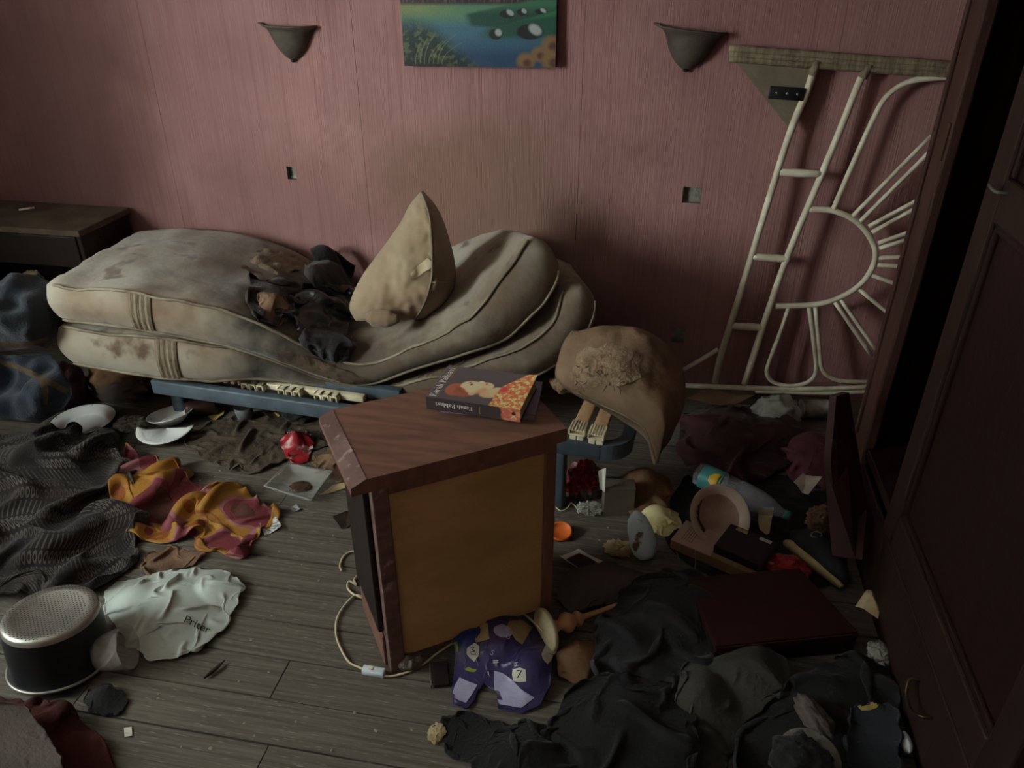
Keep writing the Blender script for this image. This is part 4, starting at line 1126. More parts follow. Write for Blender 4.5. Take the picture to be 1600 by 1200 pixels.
cane('outer_bend', [(1500, 120), (1455, 122), (1420, 128), (1390, 146), (1370, 175), (1340, 240), (1318, 290), (1301, 330)], 0.0095)
cane('inner_loop', [(1262, 327), (1295, 328), (1325, 338), (1352, 360), (1368, 393), (1360, 424), (1338, 450), (1300, 470), (1260, 477), (1212, 478)], 0.0105, n=40)
for a in ((1330, 340, 1455, 212), (1342, 348, 1462, 228), (1357, 354, 1452, 303), (1362, 363, 1452, 314), (1372, 380, 1450, 352), (1374, 388, 1450, 364), (1373, 403, 1450, 400), (1371, 414, 1450, 418), (1362, 430, 1440, 458), (1340, 450, 1420, 516), (1303, 470, 1362, 556), (1312, 466, 1372, 552)):
    cane('sun_ray', [(a[0], a[1]), (a[2], a[3])], 0.0075, n=6)
cane('lower_bend', [(1232, 482), (1218, 522), (1203, 562), (1198, 582), (1208, 597), (1235, 603), (1262, 597), (1275, 580), (1272, 540), (1264, 480)], 0.008, n=44)
cane('lower_bend', [(1274, 480), (1280, 540), (1284, 575), (1298, 590), (1325, 596), (1400, 597)], 0.008, n=30)
cane('bottom_rail', [(1068, 602), (1200, 607), (1300, 607), (1420, 600)], 0.0105, n=14)
cane('bottom_rail', [(1180, 611), (1300, 614), (1420, 606)], 0.0085, n=14)
cane('brace', [(1068, 578), (1122, 546)], 0.009, n=6)
tri = [HP(a, b) for a, b in ((1146, 92), (1270, 104), (1234, 202))]
off = np.array([0, 0.012, 0])
V = [q + off * 0.3 for q in tri] + [q + off * 1.2 for q in tri]
pt = mk('corner_plate', V, [(0, 1, 2), (5, 4, 3), (0, 3, 4, 1), (1, 4, 5, 2), (2, 5, 3, 0)], 'grey_board', parent=hb, smooth=False)
Ps, Qs = HP(1201, 143), HP(1256, 147)
M = frame(Ps + np.array([0, -0.012, 0]), Qs - Ps, (0, 0.02, 1))
bq = mk('bracket', *xf(box(0, np.linalg.norm(Qs - Ps), -0.02, 0.02, -0.004, 0.006, 0.003), M), 'black_plastic', parent=hb)
for k in range(3):
    V, Fc = lathe([(0.0001, 0.0085), (0.004, 0.008), (0.005, 0.006), (0.005, 0.004)], 10)
    mk('screw', *xf((V + np.array([0.025 + k * 0.034, 0, 0]), Fc), M), 'screw_metal', parent=bq)

# ================================================================== wardrobe on the right
WX = 0.70
wr = empty('wardrobe', (WX + 0.3, 1.3, 0), 'dark reddish wooden wardrobe with one compartment open', 'wardrobe')
def wb(name, x0, x1, y0, y1, z0, z1, m, bev=0.003, parent=None):
    return mk(name, *box(x0, x1, y0, y1, z0, z1, bev), m, parent=parent or wr, smooth=False)
WF, WT = 2.18, 2.1
wb('end_panel', WX + 0.02, 1.35, WF - 0.022, WF, 0, WT, 'dark_wardrobe')
wb('corner_post', WX - 0.012, WX + 0.02, WF - 0.115, WF + 0.004, 0.0, WT, 'post_wood', 0.006)
wb('post_bead', WX - 0.02, WX - 0.011, WF - 0.03, WF - 0.012, 0.3, WT, 'post_wood', 0.003)
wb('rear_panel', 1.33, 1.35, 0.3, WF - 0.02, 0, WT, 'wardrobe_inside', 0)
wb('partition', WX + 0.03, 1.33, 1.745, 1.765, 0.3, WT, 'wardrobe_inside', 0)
wb('compartment_floor', WX + 0.0, 1.33, 1.765, WF - 0.03, 0.27, 0.30, 'dark_wardrobe', 0.004)
wb('wardrobe_top', WX, 1.35, 0.3, WF, WT, WT + 0.03, 'dark_wardrobe')
wb('base_plinth', WX - 0.004, 1.33, 0.3, WF - 0.022, 0.0, 0.05, 'dark_wardrobe', 0.004)
dr_ = wb('drawer_front', WX - 0.014, WX + 0.004, 0.95, 1.72, 0.055, 0.25, 'dark_wardrobe', 0.006)
wb('drawer_front', WX - 0.010, WX + 0.004, 1.735, WF - 0.12, 0.055, 0.25, 'dark_wardrobe', 0.006)
hz = AX(1432, 1062, WX - 0.03); hz2 = AX(1436, 1118, WX - 0.03)
hm = (hz + hz2) / 2
mk('drawer_handle', *tube([hm + np.array(q) for q in ((0.018, -0.05, 0.0), (-0.005, -0.048, -0.002), (-0.014, -0.02, -0.02), (-0.014, 0.02, -0.02), (-0.005, 0.048, -0.002), (0.018, 0.05, 0.0))], 0.004, n=26, sides=8), 'brass', parent=dr_)
dY1, dY0, dz0, dz1 = 1.745, 0.95, 0.268, 2.08
dn = wb('door', WX - 0.006, WX + 0.012, dY0 + 0.075, dY1 - 0.075, dz0 + 0.09, dz1 - 0.09, 'wardrobe_panel', 0.003)
for (a, b, c, e) in ((dY0, dY0 + 0.08, dz0, dz1), (dY1 - 0.08, dY1, dz0, dz1), (dY0 + 0.08, dY1 - 0.08, dz0, dz0 + 0.095), (dY0 + 0.08, dY1 - 0.08, dz1 - 0.095, dz1), (dY0 + 0.08, dY1 - 0.08, 1.12, 1.21)):
    wb('door_frame', WX - 0.022, WX + 0.004, a, b, c, e, 'dark_wardrobe', 0.006, dn)
for (a, b, c, e) in ((dY1 - 0.098, dY1 - 0.08, dz0 + 0.095, 1.12), (dY0 + 0.08, dY1 - 0.08, dz0 + 0.095, dz0 + 0.113), (dY1 - 0.098, dY1 - 0.08, 1.21, dz1 - 0.095), (dY0 + 0.08, dY1 - 0.08, 1.102, 1.12)):
    wb('moulding', WX - 0.016, WX - 0.002, a, b, c, e, 'wardrobe_panel', 0.005, dn)
hk = AX(1562, 297, WX - 0.03)
mk('door_hook', *tube([hk + np.array(q) for q in ((0.012, -0.02, 0), (-0.01, -0.018, 0), (-0.014, 0.0, 0.002), (-0.012, 0.022, 0.004), (-0.004, 0.032, -0.006))], 0.004, n=20, sides=8), 'sconce_metal', parent=dn)
lk = AX(1491, 232, WX - 0.013)
mk('lock_plate', *box(WX - 0.015, WX - 0.011, WF - 0.112, WF - 0.095, lk[2] - 0.045, lk[2] + 0.045, 0.001), 'brass', parent=wr, smooth=False)

# loose drawer board standing against the wardrobe post
q0, q1 = FL(1306, 862), FL(1336, 842)
bt = AY(1303, 618, q0[1] + 0.16)
Vb = [AY(1296, 618, 1.98), AY(1316, 612, 2.03), AY(1344, 790, 1.88), AY(1336, 872, 1.74), AY(1300, 868, 1.76), AY(1287, 720, 1.88)]
cen = np.mean(Vb, axis=0)
nb_ = np.array([0.9, -0.3, 0.1]); nb_ /= np.linalg.norm(nb_)
Vb = [q + np.array([0, 0, max(0, 0.004 - q[2])]) for q in Vb]
k = len(Vb)
V = [q for q in Vb] + [q + nb_ * 0.018 for q in Vb]
Fc = [tuple(range(k)), tuple(range(2 * k - 1, k - 1, -1))] + [((i + 1) % k, i, i + k, (i + 1) % k + k) for i in range(k)]
lbz = mk('loose_board', V, Fc, 'plum_board', smooth=False)
tag(lbz, 'plum-brown loose board propped upright beside the wardrobe post', 'board')

# ================================================================== dark bedside cabinet at the far left
cz_ = 0.64
c1 = FL(188, 330, cz_); c0 = FL(95, 362, cz_)
cb = empty('bedside_cabinet', (-2.72, 2.55, 0), 'black wooden bedside cabinet with a dusty top in the far left corner', 'cabinet')
cxr, cyf, cyb = AY(190, 330, 2.84)[0], FL(98, 358, cz_)[1], WALL_Y - 0.02
cxl = LEFT_X + 0.04
def cbx(name, *a, m='black_wood', bev=0.004, parent=None): return mk(name, *box(*a, bev), m, parent=parent or cb, smooth=False)
cbx('cabinet_top', cxl, cxr + 0.012, cyf - 0.015, cyb, cz_ - 0.025, cz_, m='dusty_top')
cbx('side_panel', cxr - 0.02, cxr, cyf, cyb - 0.01, 0, cz_ - 0.025)
cbx('side_panel', cxl + 0.005, cxl + 0.025, cyf, cyb - 0.01, 0, cz_ - 0.025)
cbx('rear_panel', cxl + 0.025, cxr - 0.02, cyb - 0.025, cyb - 0.012, 0, cz_ - 0.025)
dw = cbx('drawer', cxl + 0.028, cxr - 0.023, cyf - 0.004, cyf + 0.2, cz_ - 0.16, cz_ - 0.03)
mid = (cxl + cxr) / 2
mk('drawer_handle', *tube([(mid - 0.04, cyf - 0.004, cz_ - 0.085), (mid - 0.036, cyf - 0.022, cz_ - 0.09), (mid, cyf - 0.026, cz_ - 0.105), (mid + 0.036, cyf - 0.022, cz_ - 0.09), (mid + 0.04, cyf - 0.004, cz_ - 0.085)], 0.003, n=20, sides=6), 'brass', parent=dw)
cbx('shelf', cxl + 0.025, cxr - 0.02, cyf + 0.01, cyb - 0.03, 0.28, 0.30)
q = FL(30, 330, cz_)
ciga = empty('cigarette', q, 'white cigarette lying on the dusty black cabinet top', 'cigarette')
e = FL(48, 327, cz_)
mk('paper_tube', *tube([q + (0, 0, 0.005), e + (0, 0, 0.005)], 0.0045, n=4, sides=10), 'paper_white', parent=ciga)
mk('filter', *tube([e + (0, 0, 0.005), e + (e - q) * 0.35 + (0, 0, 0.005)], 0.0046, n=4, sides=10), 'paper_tan', parent=ciga)
q = AY(44, 418, cyf + 0.06)
lump('paper_wad', 'pale paper wad on the open shelf of the black cabinet', 'paper', (q[0], q[1], 0.30), (0.11, 0.07, 0.14), 'paper_tan', seed=3, ridge=0.1, flat=True)

# ================================================================== clothes at the foot of the bed, far left
def slope_rag(name, label, cat, rows, p0, nr, m, tf=0.05, tb=0.04, wr_=0.05, wf=7, seed=0, ridge=0.5, extra=None):
    V, Fc, fr = rowloft(rows, p0, nr, tf, tb, nx=34, ny=40, ridge=ridge, wr=wr_, wf=wf, seed=seed, pv=0.3, pw=0.35)
    V[:, 2] = np.maximum(V[:, 2], 0.004)
    r_ = empty(name, (V[:, 0].mean(), V[:, 1].mean(), V[:, 2].min()), label, cat)
    o = mk('cloth_body', V, Fc, m, parent=r_)
    RAGS[r_.name] = (V, Fc)
    for (nm, poly, mm) in (extra or []):
        drape_print(nm, poly, (V, Fc), mm, r_, n=14, lift=0.004)
    return r_
slope_rag('jacket', 'dark navy jacket with a tan hem heaped at the mattress end', 'jacket',
          [(-14, 450, 60, 428), (-22, 470, 88, 452), (-24, 500, 92, 490), (-24, 530, 90, 520), (-20, 552, 74, 545)], AY(10, 500, 2.06), (0.1, -0.8, 0.6), 'navy_cloth', seed=2, tf=0.07, wr_=0.11, wf=5,
          extra=[('hem_trim', [(-10, 533), (20, 535), (50, 534), (74, 526), (76, 532), (50, 541), (20, 543), (-10, 541)], 'trim_brown')])
slope_rag('trousers', 'blue cloth garment with brown edging spilling to the floor below the jacket', 'clothing',
          [(-14, 556, 78, 552), (-20, 580, 104, 590), (-22, 604, 112, 615), (-20, 630, 96, 640), (-14, 655, 62, 662)], AY(20, 610, 1.98), (0.1, -0.75, 0.65), 'blue_cloth', seed=5, tf=0.06, wr_=0.1, wf=5,
          extra=[('edge_trim', [(-5, 558), (30, 570), (70, 588), (108, 608), (104, 616), (66, 597), (28, 579), (-5, 567)], 'trim_brown'),
                 ('edge_tape', [(62, 592), (68, 595), (75, 600), (76, 615), (74, 632), (68, 632), (66, 612), (62, 600)], 'trim_brown')])

# ================================================================== rags and rubbish burnt into the dip of the mattress
def onmat(px, py, lift=0.0):
    t = BVHTree.FromPolygons([Vector(v) for v in RAGS['ticking_cover'][0]], RAGS['ticking_cover'][1])
    h = t.ray_cast(Vector(CAM), Vector(ray(px, py)).normalized())
    return (np.array(h[0]) if h[0] is not None else AY(px, py, 2.5)) + np.array([0, 0, lift])
MT = RAGS['ticking_cover']
rag_on('black_rag', 'black rag heaped against the wall behind the pillow', 'rag', [(488, 418), (494, 396), (508, 392), (530, 404), (556, 420), (560, 445), (530, 448), (500, 440)], MT, 'black_cloth', heap=[(512, 430, 0.08, 0.12)], seed=21, slack=1.3)
rag_on('bin_bag', 'crumpled black plastic bag glinting in the mattress dip', 'plastic bag', [(455, 470), (480, 450), (515, 452), (548, 465), (552, 500), (540, 535), (505, 545), (470, 520), (452, 495)], MT, 'bin_bag', heap=[(505, 490, 0.09, 0.05)], seed=23, slack=1.5, n=40, freq=7, bend=0.1, thick=0.0015)
rag_on('rolled_garment', 'dark grey rolled garment lying in the dip beside the pillow', 'clothing', [(478, 452), (485, 432), (510, 424), (545, 428), (562, 445), (560, 462), (530, 470), (495, 468)], MT, 'char_cloth', heap=[(520, 452, 0.09, 0.1), (495, 455, 0.06, 0.08)], seed=22, slack=1.25)
rag_on('charred_rag', 'charred brown-black rag at the left of the mattress dip', 'rag', [(388, 480), (395, 450), (425, 440), (455, 445), (470, 470), (462, 500), (430, 512), (398, 505)], MT, 'char_cloth', heap=[(425, 470, 0.08, 0.05)], seed=24, slack=1.45, freq=6)
rag_on('scorched_wadding', 'scorched reddish wadding torn from the mattress dip', 'wadding', [(405, 480), (415, 465), (432, 470), (446, 490), (450, 505), (436, 512), (420, 502), (410, 492)], MT, 'brown_crumple', heap=[(425, 486, 0.04, 0.06)], seed=25, slack=1.6, n=22, freq=7, bend=0.1)
rag_on('grey_rag', 'dirty grey rag in the front of the mattress dip', 'rag', [(470, 535), (500, 515), (540, 518), (552, 545), (545, 570), (525, 580), (495, 565), (475, 550)], MT, 'slate_cloth', heap=[(515, 545, 0.08, 0.04)], seed=26, slack=1.4)
for poly, mm in (([(395, 395), (412, 390), (430, 394), (452, 392), (470, 402), (466, 412), (472, 422), (452, 426), (440, 432), (418, 426), (400, 430), (384, 424), (372, 420), (380, 408)], 'strap_ticking'),):
    o = drape_print('torn_patch', poly, MT, mm, up_root, n=22, lift=0.006)
    if o is not None:
        for v in o.data.vertices: v.co += Vector((0, 0, 0.02 * noise.noise(Vector(v.co) * 26)))
for k, (poly) in enumerate(([(430, 548), (480, 556), (540, 580), (590, 598), (600, 604), (540, 600), (480, 580), (430, 562)], [(600, 596), (650, 585), (700, 568), (726, 556), (726, 566), (690, 584), (640, 600), (606, 604)])):
    for rt_ in ('ticking_cover', 'ticking_cover.001'):
        o = drape_print('frayed_edge', poly, RAGS[rt_], 'burnt_ticking' if k == 0 else 'strap_ticking', up_root if rt_ == 'ticking_cover' else lo_root, n=16, lift=0.004)
        if o is not None:
            for v in o.data.vertices: v.co += Vector((0, -0.006, 0.008)) * noise.noise(Vector(v.co) * 40)

# ================================================================== left part of the floor
def dish(name, label, cat, c, R, prof, m, tiltx=0.0, tilty=0.0, rz=0.0, sides=48, group=None, sy_=1.0):
    V, Fc = lathe([(R * a, R * b) for a, b in prof], sides)
    M = TR(c, rz, tiltx, tilty) @ Matrix.Diagonal((1, sy_, 1, 1))
    V, Fc = xf((V, Fc), M)
    dz = c[2] - V[:, 2].min(); V = V + np.array([0, 0, max(dz, 0)])
    return V, Fc
PLATE = [(0.0001, 0.03), (0.55, 0.03), (0.62, 0.05), (0.68, 0.13), (0.98, 0.21), (1.0, 0.215), (0.985, 0.19), (0.68, 0.09), (0.58, 0.0), (0.0001, 0.0)]
c = FL(132, 664); V, Fc = dish('p', '', '', c, 0.118, PLATE, None)
p_ = empty('plate', c, 'white rimmed soup plate on the floor below the mattresses', 'plate'); mk('plate_body', V, Fc, 'white_enamel', parent=p_)
mk('plate_rim', *tube([c + np.array([0.117 * math.cos(a), 0.117 * math.sin(a), 0.0255]) for a in np.linspace(0, 2 * PI, 60)], 0.0014, n=60, sides=5), 'dark_rim', parent=p_)
lump('plastic_film', 'crumpled clear plastic film beside the white soup plate', 'plastic', FL(206, 668), (0.1, 0.09, 0.045), 'cloudy_plastic', seed=31, ridge=0.25, freq=4, amp=0.4, smooth=False)
BOWL = [(0.0001, 0.04), (0.5, 0.04), (0.78, 0.3), (0.96, 0.42), (1.0, 0.43), (0.99, 0.4), (0.8, 0.25), (0.52, 0.0), (0.0001, 0.0)]
c = FL(270, 662); V, Fc = dish('p', '', '', c, 0.086, BOWL, None, tiltx=-0.12, tilty=-0.16)
dsh = empty('shallow_bowl', c, 'white shallow bowl tipped on its side behind the half plate', 'bowl'); mk('bowl_body', V, Fc, 'white_enamel', parent=dsh)
mk('bowl_residue', *xf(lathe([(0.0001, 0.006), (0.03, 0.0055), (0.04, 0.0046)], 24), TR(c + np.array([0, 0.0, 0.016]), 0, -0.12, -0.16)), 'foam_white', parent=dsh)
# half of a broken foam plate
c = FL(262, 684, 0.012)
def halfdisc(R, th, a0, a1, n=26):
    V = [(0, 0, 0)] + [(R * (1 + 0.012 * math.sin(k * 3.1)) * math.cos(a), R * math.sin(a), 0.012 * (k % 1)) for k, a in enumerate(np.linspace(a0, a1, n))]
    rings = [0.0, 0.72, 0.8, 1.0]; hz_ = [0, 0.0, 0.004, 0.012]
    V, Fc = [], []
    for r, h in zip(rings, hz_):
        for a in np.linspace(a0, a1, n): V.append((R * max(r, 0.001) * math.cos(a), R * max(r, 0.001) * math.sin(a), h))
    for i in range(3):
        for k in range(n - 1): Fc.append((i * n + k, (i + 1) * n + k, (i + 1) * n + k + 1, i * n + k + 1))
    return np.array(V), Fc
V, Fc = halfdisc(0.105, 0.003, PI + 0.12, 2 * PI + 0.12)
hp = mk('half_plate', *xf((V, Fc), TR(FL(260, 670, 0.03), 0.12, 0.12, 0)), 'foam_white'); solid(hp, 0.003, 1)
tag(hp, 'white half of a broken foam plate on the floorboards', 'plate')
rag('floor_rag', 'dirt-brown crumpled cloth trodden flat below the bed rail', 'cloth', [(300, 664), (360, 650), (430, 642), (500, 640), (530, 660), (520, 690), (440, 720), (400, 738), (350, 728), (312, 710), (290, 690)], 'dirt_cloth', slack=1.22, n=46, seed=3, amp=0.012, freq=10, zref=0.01, bend=0.12)
blk = rag('patterned_blanket', 'dark brown blanket with rows of grey rings, heaped at the left edge', 'blanket',
          [(-120, 690), (-20, 672), (60, 664), (120, 668), (175, 690), (205, 735), (215, 800), (200, 860), (150, 905), (80, 915), (-20, 925), (-140, 930), (-180, 850), (-160, 760)], 'ring_blanket',
          heap=[(30, 760, 0.26, 0.12), (120, 730, 0.14, 0.08), (20, 880, 0.2, 0.08), (160, 830, 0.1, 0.06)], slack=1.34, n=64, seed=11, amp=0.04, freq=6, zref=0.05, bend=0.5, thick=0.007, iters=130)
scf = rag('silk_scarf', 'ochre and magenta patterned scarf crumpled on the floorboards', 'scarf',
          [(200, 700), (225, 712), (275, 728), (310, 762), (350, 760), (372, 750), (395, 772), (428, 790), (405, 825), (375, 862), (330, 850), (300, 830), (255, 812), (200, 826), (170, 800), (175, 735)], 'scarf_silk',
          heap=[(235, 765, 0.11, 0.045), (345, 790, 0.09, 0.045), (390, 800, 0.05, 0.03)], slack=1.42, n=52, seed=8, amp=0.035, freq=6, zref=0.03, bend=0.4, thick=0.003)
rag('ochre_rag', 'small olive-brown rag between the scarf and the white carrier bag', 'rag', [(225, 862), (262, 850), (300, 855), (318, 862), (300, 876), (270, 888), (240, 895), (220, 885)], 'brown_crumple', slack=1.4, n=24, seed=9)
lump('red_sock', 'small red-brown cloth under the front of the soup plate', 'cloth', FL(172, 684), (0.1, 0.06, 0.035), 'red_brown_cloth', seed=33, ridge=0.2)
paper('printed_scrap', 'printed white paper scrap beside the ochre scarf', 'paper', [(405, 818), (430, 808), (441, 826), (414, 838)], 'paper_print', folds=2, amp=0.004, seed=2)
# clear food tray
tc_ = [FL(a, b) for a, b in ((415, 770), (488, 792), (521, 747), (452, 734))]
cen = np.mean(tc_, axis=0); hgt = 0.028
tr_ = empty('plastic_tray', cen, 'clear square food tray with brown residue near the nightstand', 'tray')
outer = [cen + (q - cen) * 1.0 + (0, 0, hgt) for q in tc_]; low = [cen + (q - cen) * 0.74 + (0, 0, 0.001) for q in tc_]
rim = [cen + (q - cen) * 1.0 + (0, 0, hgt - 0.004) for q in tc_]; lip = [cen + (q - cen) * 0.93 + (0, 0, hgt) for q in tc_]
V = low + lip + outer + rim
Fc = [(0, 1, 2, 3)] + [(i, (i + 1) % 4, (i + 1) % 4 + 4, i + 4) for i in range(4)] + [(i + 4, (i + 1) % 4 + 4, (i + 1) % 4 + 8, i + 8) for i in range(4)] + [(i + 8, (i + 1) % 4 + 8, (i + 1) % 4 + 12, i + 12) for i in range(4)]
o = mk('tray_body', V, Fc, 'clear_plastic', parent=tr_, smooth=False); solid(o, 0.001, 0)
lump('residue', '', '', cen + (0.005, -0.005, 0.002), (0.07, 0.06, 0.006), 'residue', seed=35, parent=tr_)
mk('tray_rim', *tube([q + np.array([0, 0, 0.001]) for q in outer + [outer[0]]], 0.002, n=5, sides=6, smooth=False), 'cloudy_plastic', parent=tr_)
rp = rag('snack_packet', 'crumpled red and silver snack packet standing near the bed rail', 'packet', [(436, 680), (444, 668), (460, 664), (480, 666), (491, 674), (488, 692), (476, 712), (456, 716), (446, 708), (440, 694)], 'red_foil', heap=[(463, 696, 0.04, 0.06)], slack=1.35, n=26, seed=36, amp=0.02, freq=6, bend=0.08, thick=0.001, zref=0.03)
drape_print('foil_mouth', [(446, 668), (462, 664), (478, 665), (492, 672), (488, 682), (476, 676), (462, 674), (450, 678)], RAGS['snack_packet'], 'silver_foil', rp, n=10, lift=0.003)
rag('brown_wrapping', 'crumpled brown paper beside the nightstand foot', 'paper', [(486, 712), (505, 700), (530, 690), (552, 700), (556, 735), (540, 752), (515, 742), (492, 730)], 'brown_crumple', heap=[(525, 722, 0.05, 0.03)], slack=1.5, n=26, seed=14, amp=0.02, freq=7, smooth=False, bend=0.05)
paper('torn_strip', 'long pale torn paper strip pointing at the nightstand', 'paper', [(499, 778), (520, 760), (549, 750), (549, 760)], 'paper_tan', folds=3, amp=0.005, seed=4)
paper('pale_shred', 'pale shred of paper by the nightstand corner', 'paper', [(521, 700), (527, 686), (537, 690), (536, 706)], 'paper_tan', folds=3, amp=0.01, seed=5)
paper('foil_scrap', 'small shiny foil scrap below the food tray', 'foil', [(452, 797), (464, 792), (470, 798), (458, 803)], 'silver_foil', folds=4, amp=0.006, seed=6)
# metal pot standing upside down
c = FL(100, 1034); R = 0.114; Hh = 0.15
PT = TR(c + np.array([0, 0, 0.012]), 0, -0.11)
pot = empty('cooking_pot', c, 'upturned metal pot with a dimpled aluminium base', 'pot')
mk('pot_body', *xf(lathe([(R * 1.06, 0.0), (R * 1.07, 0.004), (R * 1.03, 0.012), (R * 1.0, 0.03), (R * 0.985, Hh - 0.03), (R * 0.96, Hh - 0.014)], 56), PT), 'pot_enamel', parent=pot)
base = mk('pot_base', *xf(lathe([(R * 0.965, Hh - 0.018), (R * 0.96, Hh - 0.008), (R * 0.93, Hh), (R * 0.74, Hh + 0.001), (R * 0.72, Hh - 0.001), (0.0001, Hh - 0.001)], 56), PT), 'aluminium', parent=pot)
parts = []
rng = random.Random(2)
for i in range(-15, 16):
    for j in range(-15, 16):
        x, y_ = i * 0.0085 + (0.00425 if j % 2 else 0), j * 0.0078
        if math.hypot(x, y_) < R * 0.9 and abs(math.hypot(x, y_) - R * 0.73) > 0.003:
            V = np.array([(0.0017 * math.cos(a), 0.0017 * math.sin(a), 0) for a in np.linspace(0, 2 * PI, 6, endpoint=False)]) + np.array([x, y_, Hh + (0.0014 if math.hypot(x, y_) > R * 0.73 else -0.0004)])
            parts.append((V, [(0, 1, 2, 3, 4, 5)]))
o = mk('dimples', *xf(merge(parts), PT @ Matrix.Rotation(0.3, 4, 'Z')), 'pot_dimple', parent=base, smooth=False); o['kind'] = 'stuff'
mk('pot_lip', *xf(tube([(R * 1.07 * math.cos(a), R * 1.07 * math.sin(a), 0.004) for a in np.linspace(0, 2 * PI, 60)], 0.004, n=60, sides=6), PT), 'aluminium', parent=pot)
# carrier bag
cbg = rag('carrier_bag', 'crumpled white plastic carrier bag beside the upturned pot', 'plastic bag',
          [(160, 918), (178, 905), (205, 900), (250, 888), (300, 884), (345, 890), (377, 908), (370, 940), (345, 980), (310, 1012), (270, 1022), (235, 1026), (205, 1010), (185, 985), (165, 955)], 'bag_white',
          heap=[(265, 960, 0.12, 0.05), (215, 945, 0.07, 0.04), (330, 930, 0.08, 0.04)], slack=1.3, n=56, seed=17, amp=0.018, freq=9, zref=0.02, bend=0.12, thick=0.0012)
def print_text(txt, parent, body, px, py, size_px, ang, m, squash=1.0, lift=0.004):
    cu = bpy.data.curves.new('t', 'FONT'); cu.body = txt; cu.size = 1.0; cu.align_x = 'CENTER'; cu.align_y = 'CENTER'
    ob = bpy.data.objects.new('t', cu); COL.objects.link(ob)
    dg = bpy.context.evaluated_depsgraph_get()
    me = ob.evaluated_get(dg).to_mesh()
    V = np.array([v.co[:] for v in me.vertices]); Fc = [tuple(p.vertices) for p in me.polygons]
    ob.to_mesh_clear(); bpy.data.objects.remove(ob); bpy.data.curves.remove(cu)
    tree = BVHTree.FromPolygons([Vector(v) for v in body[0]], body[1])
    ca, sa = math.cos(ang), math.sin(ang); out = []
    for v in V:
        x, y_ = v[0] * size_px, -v[1] * size_px * squash
        d_ = Vector(ray(px + x * ca - y_ * sa, py + x * sa + y_ * ca)).normalized()
        h = tree.ray_cast(Vector(CAM), d_)
        out.append(np.array(h[0]) - np.array(d_) * lift if h[0] is not None else None)
    ok = [q for q in out if q is not None]
    if not ok: return
    mid = np.mean(ok, axis=0); out = [q if q is not None else mid for q in out]
    return mk('lettering', out, Fc, m, parent=parent, smooth=False)
print_text('Priter', cbg, RAGS['carrier_bag'], 308, 976, 19, 0.45, 'ink_black', 0.9)
# clear tub, black thing, cloths in the corner
c = FL(185, 1046)
tub = empty('plastic_tub', c, 'cloudy clear plastic tub on its side below the carrier bag', 'tub')
V, Fc = lathe([(0.0001, 0.0), (0.042, 0.0), (0.046, 0.008), (0.054, 0.07), (0.058, 0.074), (0.055, 0.074), (0.045, 0.010), (0.0001, 0.005)], 36)
V, Fc = xf((V, Fc), TR(c + np.array([-0.04, 0, 0.05]), 0.35, 0, 1.35)); V[:, 2] += 0.003 - V[:, 2].min()
mk('tub_body', V, Fc, 'clear_plastic', parent=tub)
rag('black_sock', 'small black cloth on the floor below the upturned pot', 'cloth', [(130, 1092), (140, 1076), (165, 1070), (190, 1076), (197, 1092), (184, 1108), (160, 1112), (138, 1106)], 'black_cloth', heap=[(162, 1092, 0.04, 0.025)], slack=1.35, n=24, seed=41, amp=0.012, freq=5)
rag('red_blanket', 'dark red cloth heaped in the bottom left corner', 'cloth', [(-80, 1070), (0, 1082), (60, 1092), (110, 1112), (150, 1135), (170, 1180), (160, 1240), (60, 1280), (-60, 1280), (-120, 1180)], 'red_brown_cloth',
    heap=[(50, 1160, 0.09, 0.07), (0, 1200, 0.13, 0.09)], slack=1.3, n=36, seed=42, zref=0.04, amp=0.03, bend=0.4, thick=0.006)
rag('beige_cloth', 'grey-beige cloth lying over the dark red cloth in the corner', 'cloth', [(-90, 1100), (-20, 1092), (30, 1090), (62, 1120), (84, 1160), (100, 1220), (30, 1260), (-60, 1260), (-110, 1180)], 'grey_brown_cloth',
    heap=[(0, 1150, 0.14, 0.03)], base=0.1, slack=1.15, n=30, seed=43, zref=0.05, amp=0.02, bend=0.4, thick=0.005)
paper('white_chip', 'tiny white paper chip alone on the bottom left floorboards', 'paper', [(194, 1138), (206, 1137), (207, 1150), (195, 1152)], 'paper_white', folds=1, amp=0.001, n=6, seed=7)
q0, q1 = FL(319, 1062), FL(352, 1034)
sk = mk('wood_splinter', *tube([q0 + (0, 0, 0.005), (q0 + q1) / 2 + (0.004, 0, 0.008), q1 + (0, 0, 0.006)], [0.002, 0.006, 0.0045, 0.0015], n=12, sides=6), 'debris_dark', smooth=False)
tag(sk, 'dark brown wood splinter on the floorboards below the carrier bag', 'splinter')

# ================================================================== under the bed, left
def can(px, py, R, H, ang, tilt, label, m, name='drink_can'):
    c = FL(px, py); r_ = empty(name, c, label, 'can')
    V, Fc = lathe([(0.0001, 0.004), (R * 0.75, 0.002), (R * 0.82, 0), (R, 0.012), (R, H - 0.014), (R * 0.84, H), (R * 0.8, H), (R * 0.78, H - 0.004)], 28)
    M = TR(c + np.array([0, 0, R + 0.001]), ang, 0, tilt)
    mk('can_body', *xf((V - np.array([0, 0, H / 2]), Fc), M), m, parent=r_)
    V, Fc = lathe([(R * 0.8, H - 0.003), (R * 0.6, H - 0.004), (0.0001, H - 0.004)], 28)
    mk('can_lid', *xf((V - np.array([0, 0, H / 2]), Fc), M), 'screw_metal', parent=r_)
    mk('pull_tab', *xf((lambda t: (t[0] - np.array([0, 0, H / 2]), t[1]))(tube([(0.009 * math.cos(a), 0.012 * math.sin(a) + 0.004, H - 0.001) for a in np.linspace(0, 2 * PI, 14)], 0.0018, n=18, sides=5)), M), 'aluminium', parent=r_)
